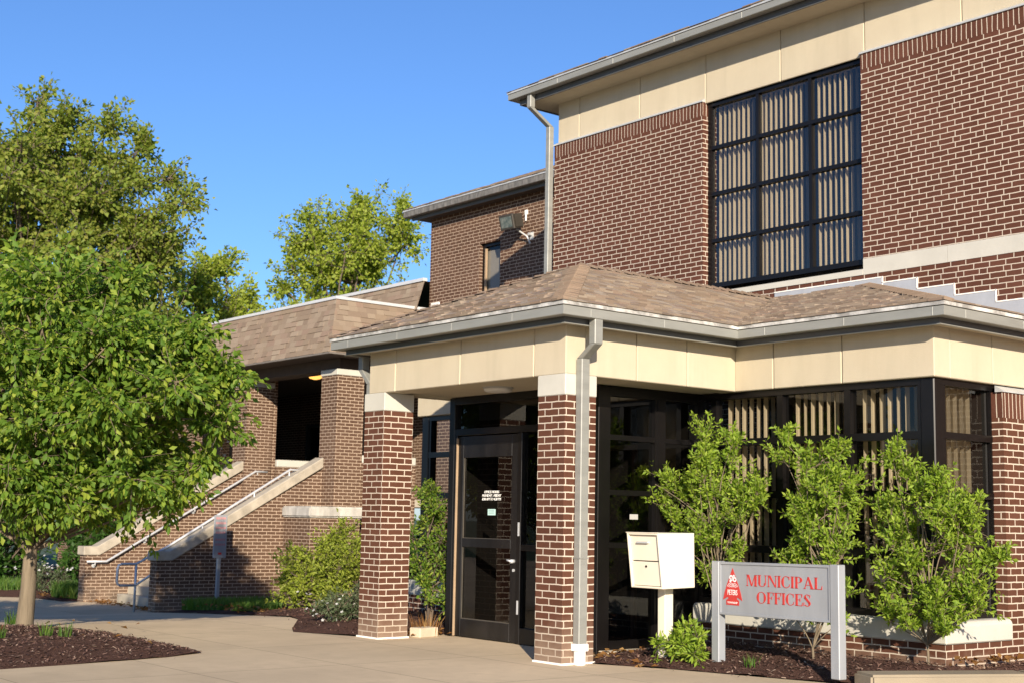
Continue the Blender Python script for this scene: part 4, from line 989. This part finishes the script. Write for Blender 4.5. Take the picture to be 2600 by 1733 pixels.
for k in range(3):
    ringp(-.022, .158, .014+k*.015, .019+k*.015, 15, 165, 10); ringp(.030, .160, .010+k*.014, .015+k*.014, 15, 150, 10)
wl.build('emblem_linework', simple('emblem_white', (.72, .72, .72), .6, var=.03), emb)
text_mesh('emblem_lettering', 'PETERS', .070, m_whitet, emb, tuple(EP(.0, .094, .0325)), SD, UPV, sx=.60, depth=.0006)
text_mesh('emblem_lettering', 'TOWNSHIP', .026, m_whitet, emb, tuple(EP(.0, .014, .0325)), SD, UPV, depth=.0006)

# ------------------------------------------------------------------ drop box
db = thing('drop_box', 'cream steel drop box with slanted front hatch on a square post', 'drop box', (.45, 1.0, 0))
B(.30, .402, .975, 1.09, -.03, .74).build('post', m_cream, db, bevel=.006)
bx0, bx1 = .145, .575
prof = [(.695, 1.255), (1.20, 1.262), (1.21, .735), (.765, .725)]   # y,z side outline
body = MB(); bt = .02
# shell with recessed front
body.prism([(bx0, y, z) for y, z in prof], (bt, 0, 0)); body.prism([(bx1-bt, y, z) for y, z in prof], (bt, 0, 0))
body.prism([(bx0+bt, .695, 1.255), (bx0+bt, 1.20, 1.262), (bx0+bt, 1.20, 1.242), (bx0+bt, .698, 1.235)], (bx1-bx0-2*bt, 0, 0))
body.prism([(bx0+bt, .765, .725), (bx0+bt, 1.21, .735), (bx0+bt, 1.21, .755), (bx0+bt, .762, .745)], (bx1-bx0-2*bt, 0, 0))
body.box(bx0+bt, bx1-bt, 1.18, 1.20, .755, 1.24)
bo = body.build('body', m_cream, db, bevel=.004)
def fy(z): return .695+.07*(1.255-z)/.53+.028
up_ = MB(); up_.prism([(bx0+bt+.003, fy(1.232), 1.232), (bx0+bt+.003, fy(.99), .99), (bx0+bt+.003, fy(.99)+.02, .99), (bx0+bt+.003, fy(1.232)+.02, 1.232)], (bx1-bx0-2*bt-.006, 0, 0))
uo = up_.build('hatch', m_cream, db, bevel=.003)
hh = MB(); zc_ = 1.165; yy = fy(zc_)
hh.box(.27, .42, yy-.028, yy-.020, zc_-.008, zc_+.008); hh.box(.27, .278, yy-.02, yy+.004, zc_-.008, zc_+.008); hh.box(.412, .42, yy-.02, yy+.004, zc_-.008, zc_+.008); hh.build('handle', m_sflash, uo)
lo_ = MB(); lo_.prism([(bx0+bt+.003, fy(.98)-.006, .98), (bx0+bt+.003, fy(.75)-.006, .75), (bx0+bt+.003, fy(.75)+.02, .75), (bx0+bt+.003, fy(.98)+.02, .98)], (bx1-bx0-2*bt-.006, 0, 0))
lo = lo_.build('access_door', m_cream, db, bevel=.003)
MB().tube([(.36, fy(.93)-.014, .935), (.36, fy(.93), .935)], .011, 10).build('lock', m_black, lo)
B(.14, .58, .69, .70, 1.255, 1.262).build('top_lip', m_cream, bo)

# concrete block by the left pillar
cbk = MB().obox((-3.04, .52, -.0), V((.30, .04, 0))*-.0+V((-.06, .30, 0)), V((-.17, -.03, 0)), (0, 0, .11)).build('concrete_block', m_block, bevel=.008)
tag(cbk, 'small cream concrete block lying beside the left brick pillar', 'concrete block')

# ================================================================== PLANTS
def unit(a): return a/np.maximum(np.linalg.norm(a, axis=-1, keepdims=True), 1e-9)
def leaves(name, pos, dirs, size, mat, parent=None, wr=.55, upb=.6, fold=.25, svar=.35, hang=0.):
    n = len(pos); pos = np.asarray(pos); d = unit(np.asarray(dirs)+np.array([0, 0, -hang]))
    rnd = nr.normal(size=(n, 3)); rnd[:, 2] += upb*2; nrm = unit(rnd-d*np.sum(rnd*d, 1, keepdims=True)); s = np.cross(d, nrm)
    L = size*(1+svar*nr.uniform(-1, 1, (n, 1))); Wd = L*wr*.5
    a = pos; b = pos+d*L*.5+s*Wd+nrm*L*fold*.4; c = pos+d*L-nrm*L*.08; e = pos+d*L*.5-s*Wd+nrm*L*fold*.4
    v = np.stack([a, b, c, e], 1).reshape(-1, 3); i = np.arange(n)[:, None]*4
    f_ = np.concatenate([i+np.array([[0, 1, 2]]), i+np.array([[0, 2, 3]])], 1).reshape(-1, 3)
    return npmesh(name, v, f_, mat, parent)
def bez(a, b, c, n):
    return [tuple((1-t)**2*V(a)+2*t*(1-t)*V(b)+t*t*V(c)) for t in [i/n for i in range(n+1)]]
def plant(root, clumps, trunk, tr, leafmat, barkmat, lsize, twigs, nleaf, twr=1.0, upb=.25, hang=.3, wr=.55, limb_r=.03, twig_r=.006, ltwig=(.5, 1.1), crown='crown', trunkname='trunk', spread=.06, sides=8, leaf_up=.6, fromf=(.35, .9), lstart=.15, zsq=1.0):
    """clumps: (x,y,z,r). trunk: list of points. limbs to every clump, twigs in it, leaves along twigs"""
    wood = MB(); wood.tube(trunk, [tr*(1-.75*i/(len(trunk)-1)) for i in range(len(trunk))], sides+4)
    P, D = [], []; tp = [V(p) for p in trunk]
    for (x, y, z, r) in clumps:
        c = V((x, y, z)); j = int(rng.uniform(*fromf)*(len(tp)-1)+.5); j = min(j, len(tp)-1); s = tp[j]
        if s.z > c.z-.1*r and len(tp) > 1:
            s = min(tp[int(fromf[0]*(len(tp)-1)):], key=lambda q: abs(q.z-(c.z-.5*(c-q).length)))
        mid = (s+c)/2+V((rng.gauss(0, .08), rng.gauss(0, .08), rng.uniform(-.02, .18)))*(c-s).length
        wood.tube(bez(s, mid, c, 5), [limb_r*(1-.13*i) for i in range(6)], 5, cap=False)
        for _ in range(twigs):
            t = rng.uniform(.62, 1.0); st_ = V(bez(s, mid, c, 10)[int(t*10)])
            dd = V((rng.gauss(0, 1), rng.gauss(0, 1), rng.gauss(0, 1)*zsq+upb)).normalized()
            L = r*rng.uniform(*ltwig)*twr; st_ = st_.lerp(c, .7)
            e = st_+dd*L; bend = V((rng.gauss(0, .12), rng.gauss(0, .12), rng.gauss(.0, .12)))*L
            pts = bez(st_, (st_+e)/2+bend, e, 3)
            wood.tube(pts, [twig_r, twig_r*.85, twig_r*.6, twig_r*.35], 3, cap=False)
            q = [V(p) for p in bez(st_, (st_+e)/2+bend, e, 12)]
            for k in range(nleaf):
                t = rng.uniform(lstart, 1.0); i = min(int(t*12), 11); p = q[i].lerp(q[i+1], t*12-i)
                tang = (q[i+1]-q[i]).normalized()
                rd_ = V((rng.gauss(0, 1), rng.gauss(0, 1), rng.gauss(0, 1))).normalized()
                P.append(tuple(p+rd_*spread*rng.random())); D.append(tuple(tang*.6+rd_*.8))
    wood.build(trunkname, barkmat, root, smooth=True)
    leaves(crown, np.array(P), np.array(D), lsize, leafmat, root, wr=wr, upb=leaf_up, hang=hang)
    return len(P)

# near linden on the mulch island
def crown_clumps(cx, cy, prof, n, rmul, seed, zj=.2, shell=(.45, 1.)):
    """prof: list of (z, radius); clumps spread through the volume"""
    R_ = random.Random(seed); res = []; tot = [(prof[i][1]+prof[i+1][1])/2*(prof[i+1][0]-prof[i][0]) for i in range(len(prof)-1)]
    for _ in range(n):
        k = R_.choices(range(len(tot)), [abs(q)*max(.3, (prof[i][1]+prof[i+1][1])/2) for i, q in enumerate(tot)])[0]; t = R_.random()
        z = prof[k][0]+(prof[k+1][0]-prof[k][0])*t; r = prof[k][1]+(prof[k+1][1]-prof[k][1])*t
        a = R_.uniform(0, 2*math.pi); q = math.sqrt(R_.uniform(shell[0]**2, shell[1]**2))
        cr_ = rmul*R_.uniform(.75, 1.25); rr = max(0, r*q-cr_*.45)
        res.append((cx+rr*math.cos(a), cy+rr*math.sin(a), z+R_.gauss(0, zj), cr_))
    return res
tn = thing('linden_tree', 'young leafy tree with slim tan trunk rising from the mulch island', 'tree', (-5.60, -3.08, .05))
tx_, ty_ = -5.60, -3.08
prof = [(1.45, 1.6), (1.8, 2.1), (2.4, 2.4), (2.9, 2.4), (3.3, 2.05), (3.7, 1.6), (4.1, 1.1), (4.45, .7), (4.75, .3)]
plant(tn, crown_clumps(tx_, ty_, prof, 112, .56, 5, .12)+[(-3.95, -1.50, 3.0, .40), (-4.02, -1.45, 2.35, .38), (-4.2, -1.65, 1.95, .40), (-4.45, -1.8, 1.55, .38), (-4.2, -1.8, 3.35, .35)], [(tx_-.02, ty_, -.05), (tx_-.02, ty_, .12), (tx_, ty_+.01, .5), (tx_+.02, ty_, .9), (tx_, ty_, 1.5), (tx_+.03, ty_, 2.3), (tx_, ty_+.03, 3.2), (tx_+.02, ty_, 4.2)], .108,
      m_lf_near, m_bark, .086, 21, 29, upb=.05, zsq=.55, hang=.6, wr=.56, limb_r=.022, spread=.09, ltwig=(.45, 1.25), leaf_up=.22, fromf=(.5, .95))

t2 = thing('linden_tree', 'unseen leafy tree left of the frame, added to shade the walkway', 'tree', (-6.3, -5.9, .0))  # unseen tree, added so its shadow falls on the walkway
plant(t2, [(x-tx_-6.3, y-ty_-5.9, z, r) for x, y, z, r in crown_clumps(tx_, ty_, [(1.5, 1.3), (1.9, 1.8), (2.6, 2.0), (3.2, 1.9), (3.9, 1.2), (4.5, .5)], 70, .54, 15)], [(-6.3, -5.9, -.05), (-6.3, -5.89, .9), (-6.28, -5.9, 2.2), (-6.3, -5.88, 3.9)], .10, m_lf_near, m_bark, .11, 14, 18, upb=.05, zsq=.55, hang=.5, wr=.66, limb_r=.022, spread=.09, leaf_up=.22, fromf=(.5, .95))

def deep_tree(name, label, base, prof, n, rmul, mat, lsize, twigs, nleaf, seed, tr, group='trees behind the wing', extra=(), sh=(.25, 1.)):
    o = thing(name, label, 'tree', base, group)
    x, y, z = base; top = prof[-1][0]
    tp = [(x, y, z-.3), (x+.1, y, z+.25*(top-z)), (x-.1, y+.1, z+.5*(top-z)), (x+.05, y, z+.75*(top-z)), (x, y, top-.5)]
    plant(o, crown_clumps(x, y, prof, n, rmul, seed, .35, sh)+list(extra), tp, tr, mat, m_barkd, lsize, twigs, nleaf, upb=.35, hang=.25, wr=.7, limb_r=.06, twig_r=.016, spread=.2, sides=6, ltwig=(.4, 1.25), leaf_up=.12)
    return o
deep_tree('oak_tree', 'tall olive green tree towering behind the young tree at left', (-29.7, 5.6, -.5), [(2.5, 3.6), (5, 4.4), (8, 4.6), (10, 4.3), (11.5, 3.5), (12.6, 2.3), (13.3, 1.1)], 158, 1.15, m_lf_big, .135, 19, 36, 21, .34,
          extra=[(-28.9, 4.85, 13.3, .9), (-28.2, 5.8, 12.9, .9), (-27.5, 6.6, 12.5, .9), (-27.0, 7.4, 11.9, .8), (-26.6, 8.1, 11.0, .9), (-26.4, 8.6, 10.2, .9), (-26.7, 8.4, 9.3, 1.0), (-27.3, 8.0, 8.3, 1.0), (-27.6, 6.8, 11.6, 1.0), (-27.9, 6.3, 10.8, 1.1), (-27.2, 7.3, 10.9, .9), (-27.6, 6.9, 10.1, 1.1), (-28.1, 6.0, 12.1, 1.0)])
deep_tree('maple_tree', 'slender yellow-green tree left of the mansard roof', (-33.5, 12.9, -.5), [(3.5, 1.9), (6, 2.3), (8, 2.4), (9.3, 1.9), (10.3, 1.0)], 42, .95, m_lf_mid, .135, 17, 34, 33, .2,
          extra=[(-32.6, 14.0, 8.9, .7), (-33.1, 13.2, 10.2, .6), (-34.2, 11.9, 9.4, .7)])
deep_tree('maple_tree', 'broad yellow-green tree rising behind the mansard roof beside the rear brick block', (-33.3, 18.6, -.5), [(3, 2.8), (6, 3.3), (9, 3.5), (11, 3.1), (12.4, 2.2), (13.4, 1.2)], 84, 1.05, m_lf_mid, .135, 18, 36, 45, .26,
          extra=[(-35.3, 16.5, 10.0, .8), (-34.7, 17.1, 11.4, .8), (-33.1, 18.8, 13.2, .7), (-32.1, 20.0, 13.1, .7)])
deep_tree('maple_tree', 'small pale treetop peeking over the mansard roof edge between the two maples', (-44, 20.4, -.5), [(4, 2.0), (7, 2.4), (9, 1.8), (9.9, .8)], 30, 1.1, m_lf_mid, .2, 14, 20, 51, .2)
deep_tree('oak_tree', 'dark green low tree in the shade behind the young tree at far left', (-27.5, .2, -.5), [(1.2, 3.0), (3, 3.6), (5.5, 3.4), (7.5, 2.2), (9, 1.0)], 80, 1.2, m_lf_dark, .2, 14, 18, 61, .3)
# shrubs / hedge far left
def bush(name, label, cat, base, clumps, mat, lsize, twigs, nleaf, r=.02, group=None, upb=.7, wr=.5, bark=m_barkd, hang=0., spread=.03, ltwig=(.5, 1.15), trunkname='stem', crown='foliage', tw=.004, lstart=.15, stems=None):
    o = thing(name, label, cat, base, group); x, y, z = base
    tp = stems or [(x, y, z-.05), (x+.01, y, z+.15), (x, y+.02, z+.35)]
    plant(o, clumps, tp, r, mat, bark, lsize, twigs, nleaf, upb=upb, hang=hang, wr=wr, limb_r=r*.55, twig_r=tw, spread=spread, sides=5, ltwig=ltwig, trunkname=trunkname, crown=crown, fromf=(.2, 1.), leaf_up=.15, lstart=lstart)
    return o
def blob(x, y, z, rx, ry, rz, n, r, seed):
    R_ = random.Random(seed); res = []
    for _ in range(n):
        while True:
            a, b, c = R_.uniform(-1, 1), R_.uniform(-1, 1), R_.uniform(-1, 1)
            if a*a+b*b+c*c <= 1: break
        res.append((x+a*rx, y+b*ry, z+c*rz, r*R_.uniform(.8, 1.2)))
    return res
hl = ['dark green clipped shrub behind the trunk at far left', 'dark green shrub just left of the far stair wall', 'dark green shrub tucked behind the far stair wall']
for i, (x, y) in enumerate(((-24.4, 3.0), (-22.4, 4.6), (-20.6, 6.2))):
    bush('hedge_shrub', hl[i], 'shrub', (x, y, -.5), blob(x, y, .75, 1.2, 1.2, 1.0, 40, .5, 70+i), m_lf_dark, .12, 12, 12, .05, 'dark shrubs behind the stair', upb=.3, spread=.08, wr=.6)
# bed flowers & grass at the far left
def tuft(name, label, cat, base, n, h, rad, mat=m_grass, kind=None, lean=.5, wid=.010, group=None):
    vs, fs = [], []; x0, y0, z0 = base
    for _ in range(n):
        a = rng.uniform(0, 6.3); q = rad*math.sqrt(rng.random()); x, y = x0+q*math.cos(a), y0+q*math.sin(a); hh_ = h*rng.uniform(.5, 1.1); b = rng.uniform(0, 6.3)
        l = V((math.cos(b), math.sin(b), 0))*hh_*lean*rng.random()+V((math.cos(a), math.sin(a), 0))*hh_*.25; w_ = V((-math.sin(b), math.cos(b), 0))*wid; p = V((x, y, z0-.01)); i = len(vs)
        vs += [tuple(p-w_/2), tuple(p+w_/2), tuple(p+l*.35+V((0, 0, hh_*.6))+w_*.4), tuple(p+l*.35+V((0, 0, hh_*.6))-w_*.4), tuple(p+l+V((0, 0, hh_)))]
        fs += [(i, i+1, i+2), (i, i+2, i+3), (i+3, i+2, i+4)]
    o = npmesh(name, np.array(vs), np.array(fs), mat)
    if kind: return tag(o, label, cat, kind=kind)
    return tag(o, label, cat, group)
def strew_grass(name, sets, label):
    vs, fs = [], []
    for (cx_, cy_, rx, ry, n, h) in sets:
        for _ in range(n):
            a = rng.uniform(0, 6.3); q = math.sqrt(rng.random()); x, y = cx_+rx*q*math.cos(a), cy_+ry*q*math.sin(a); z = gz(x)+.05; hh_ = h*rng.uniform(.5, 1.15); b = rng.uniform(0, 6.3)
            l = V((math.cos(b), math.sin(b), 0))*hh_*.5*rng.random(); w_ = V((-math.sin(b), math.cos(b), 0))*.014; p = V((x, y, z)); i = len(vs)
            vs += [tuple(p-w_), tuple(p+w_), tuple(p+l*.4+V((0, 0, hh_*.6))), tuple(p+l+V((0, 0, hh_)))]; fs += [(i, i+1, i+2), (i, i+2, i+3)]
    return tag(npmesh(name, np.array(vs), np.array(fs), m_grass), label, 'grass', kind='stuff')
strew_grass('grass', [(-12.3, 3.0, 1.6, .5, 2600, .22), (-9.9, 2.2, .6, .3, 700, .16), (-19.0, 2.9, .7, .5, 1500, .32), (-23.5, 2.6, 2.2, .8, 2200, .25)], 'green grass growing at the foot of the stair walls')
bush('flowering_plant', 'low grey-green plant with white flowers left of the far stair wall', 'flower', (-20.4, 2.7, -.45), blob(-20.4, 2.7, -.15, .7, .5, .25, 16, .25, 81), m_lf_grey, .06, 8, 9, .015, upb=.6)
def flowers(root, pts, r=.022):
    for p in pts:
        mb = MB(); p = V(p); a = rng.uniform(0, 6); n = V((rng.gauss(.35, .35), rng.gauss(-.45, .35), .8)).normalized(); t1 = n.orthogonal().normalized(); t2 = n.cross(t1)
        for k in range(5):
            an = a+k*1.2566; q = t1*math.cos(an)+t2*math.sin(an); s = n.cross(q)
            mb.face(p, p+q*r*.7+s*r*.4, p+q*r*1.3, p+q*r*.7-s*r*.4)
        mb.build('flower_head', m_petal, root)
flowers(bpy.data.objects['flowering_plant'], [(-20.4+rng.gauss(0, .45), 2.6+rng.gauss(0, .3), .12+rng.gauss(0, .12)) for _ in range(45)], .026)

# bush in front of the near stair wall
bx_, by_ = -8.35, 2.55
bush('privet_bush', 'wide yellow-green bush growing against the near stair wall left of the brick pillar', 'shrub', (bx_, by_, -.1),
     blob(bx_-.42, by_-.36, .42, .36, .36, .45, 20, .28, 91)+blob(bx_+.16, by_+.18, .62, .46, .42, .50, 34, .29, 92)+blob(bx_-.1, by_-.1, .2, .6, .4, .2, 16, .26, 93), m_lf_bush, .062, 15, 13, .03, upb=.7, spread=.035, bark=m_barkd)
bush('privet_bush', 'dark shaded bush standing between the yellow-green bush and the left brick pillar', 'shrub', (-7.1, 3.3, -.04), blob(-7.1, 3.3, .6, .5, .5, .6, 26, .32, 94), m_lf_dark, .07, 13, 12, .03, upb=.6, spread=.04)  # dark leaf colour carries the shade this bush stands in
fl2 = bush('flowering_plant', 'low grey-green plant with white flowers on the mulch beside the left brick pillar', 'flower', (-4.95, .55, .03), blob(-4.95, .6, .17, .34, .30, .12, 16, .17, 95)+blob(-4.75, .85, .36, .16, .16, .12, 8, .14, 96), m_lf_grey, .045, 12, 12, .012, upb=.8, spread=.02, wr=.35)
flowers(fl2, [(-4.95+rng.gauss(0, .26), .5+rng.gauss(0, .2), .24+rng.gauss(0, .10)) for _ in range(30)], .018)
# upright shrub between pillar and vestibule
bush('upright_shrub', 'tall narrow green shrub between the left brick pillar and the vestibule', 'shrub', (-3.75, 1.15, 0), [( -3.70+rng.gauss(0, .14), 1.08+rng.gauss(0, .14), .35+i*.052, .20) for i in range(27)], m_lf_near, .05, 13, 12, .02, upb=.9, spread=.03, wr=.5, stems=[(-3.75, 1.15, -.05), (-3.73, 1.13, .5), (-3.72, 1.1, 1.2)])
# three light shrubs in front of the bay
def bay_shrub(label, base, cl, seed, stems):
    return bush('bay_shrub', label, 'shrub', base, cl, m_lf_shrub, .050, 14, 22, .014, None, upb=1.7, wr=.42, bark=m_bark, spread=.010, ltwig=(.6, 1.7), tw=.0035, lstart=.12, stems=stems)
sA = blob(.25, 1.95, 1.55, .60, .22, .32, 15, .20, 101)+blob(.1, 1.9, 1.15, .5, .2, .25, 7, .2, 102)+blob(.05, 1.9, 2.0, .13, .12, .22, 5, .16, 103)+[(.02, 1.9, 2.32, .17), (.08, 1.9, 2.15, .16), (.40, 1.95, 2.05, .17), (.42, 1.95, 2.22, .15), (-.75, 1.9, 1.78, .17), (-.95, 1.9, 1.86, .13), (-.62, 1.9, 1.55, .16), (-.30, 1.9, 1.62, .18), (-.52, 1.9, 1.82, .16), (-.55, 1.9, 1.70, .17), (-.45, 1.9, 1.38, .16), (.75, 1.95, 1.6, .18), (.15, 1.9, .75, .18), (.5, 1.9, .85, .18)]
bay_shrub('bright green shrub nearest the vestibule, behind the drop box', (.3, 1.9, .08), sA, 1, [(.30, 1.9, .02), (.28, 1.92, .4), (.25, 1.95, .8), (.2, 1.93, 1.3), (.08, 1.9, 1.9)])
sB = blob(1.55, 1.92, 1.60, .42, .24, .38, 17, .20, 111)+blob(1.5, 1.9, 1.1, .42, .22, .25, 7, .2, 112)+[(1.12, 1.9, 2.02, .17), (1.13, 1.9, 2.18, .13), (1.4, 1.92, 2.02, .16), (1.75, 1.92, 1.98, .16), (1.78, 1.92, 2.08, .12), (1.45, 1.9, .45, .18), (1.85, 1.9, .7, .18), (1.2, 1.9, .5, .17), (1.75, 1.9, .45, .15), (1.55, 1.9, .8, .2)]
bay_shrub('bright green shrub directly behind the sign, middle of three', (1.52, 1.9, .1), sB, 2, [(1.50, 1.86, .05), (1.47, 1.88, .2), (1.58, 1.9, .45), (1.60, 1.92, .9), (1.52, 1.92, 1.4), (1.45, 1.9, 1.9)])
sC = blob(2.60, 2.12, 1.30, .52, .28, .42, 22, .20, 121)+blob(2.60, 2.10, .75, .55, .28, .28, 13, .19, 122)+[(2.22, 2.15, 1.95, .17), (2.20, 2.15, 2.10, .13), (2.35, 2.15, 1.85, .17), (2.75, 2.15, 1.80, .15), (3.05, 2.2, 1.62, .13), (3.2, 2.2, 1.08, .14), (3.36, 2.2, 1.12, .09), (2.1, 2.1, 1.5, .15), (3.05, 2.15, .9, .18), (2.2, 2.05, .5, .16), (2.85, 2.0, .42, .16), (2.45, 2.0, .45, .15), (2.65, 2.05, .55, .17)]
bay_shrub('bright green shrub at the bay corner, rightmost by the kerb', (2.53, 2.2, .1), sC, 3, [(2.53, 2.2, .03), (2.52, 2.2, .3), (2.58, 2.16, .7), (2.6, 2.12, 1.1), (2.45, 2.14, 1.7)])
# weed by the drop box
wd = bush('weed', 'leafy green weed at the foot of the drop box post', 'weed', (.68, 1.0, .02), [(.66+rng.gauss(0, .12), .98+rng.gauss(0, .10), .10+rng.random()*.22, .13) for _ in range(18)]+[(.72, .95, .36, .10)], m_lf_shrub, .065, 9, 9, .008, upb=1.0, wr=.32, spread=.02)
# small sprouts in the island
for i, (x, y, lab) in enumerate(((-3.98, -3.46, 'small green sprout just right of the tree base on the mulch island'), (-3.71, -3.36, 'bright yellow-green sprout farthest right on the mulch island'), (-3.9, -3.95, 'small green sprout at the left edge of the mulch island'), (-5.75, -3.2, 'thin grass sprout against the tan tree trunk'))):
    tuft('sprout', lab, 'sprout', (x, y, gz(x)+.10), 34, .17, .06, group='sprouts on the mulch island')
tuft('sprout', 'sparse pale sprout on the mulch below the sign', 'sprout', (1.35, 1.15, .06), 26, .13, .08, group='sprouts by the sign')
tuft('dead_twigs', 'dry brown stalks beside the concrete block', 'dry plant', (-3.25, .75, .0), 90, .28, .16, mat=m_litter)
# fallen leaves
def litter(n_sets):
    P, D = [], []
    for cx_, cy_, rx, ry, n, z in n_sets:
        for _ in range(n): P.append((cx_+rng.gauss(0, rx), cy_+rng.gauss(0, ry), gz(cx_)+z+.02*rng.random())); D.append((rng.gauss(0, 1), rng.gauss(0, 1), rng.gauss(0, .25)))
    o = leaves('fallen_leaves', np.array(P), np.array(D), .075, m_litter, None, wr=.7, upb=1.5)
    tag(o, 'dry orange-brown fallen leaves gathered along walls and mulch', 'leaf litter', kind='stuff')
litter([(-3.3, .75, .12, .14, 60, .03), (-15.3, 2.8, .35, .1, 90, .02), (-17.2, 2.85, .5, .1, 110, .02), (-9.3, 2.0, .8, .25, 160, .06), (2.62, 3.1, .06, .3, 60, .14), (-.3, 1.3, .12, .4, 60, .04), (-.2, .75, .15, .15, 25, .03), (.3, .62, .2, .06, 14, .02), (-19.3, 2.6, .5, .2, 80, .07), (-4.2, -3.2, .8, .6, 16, .1)])
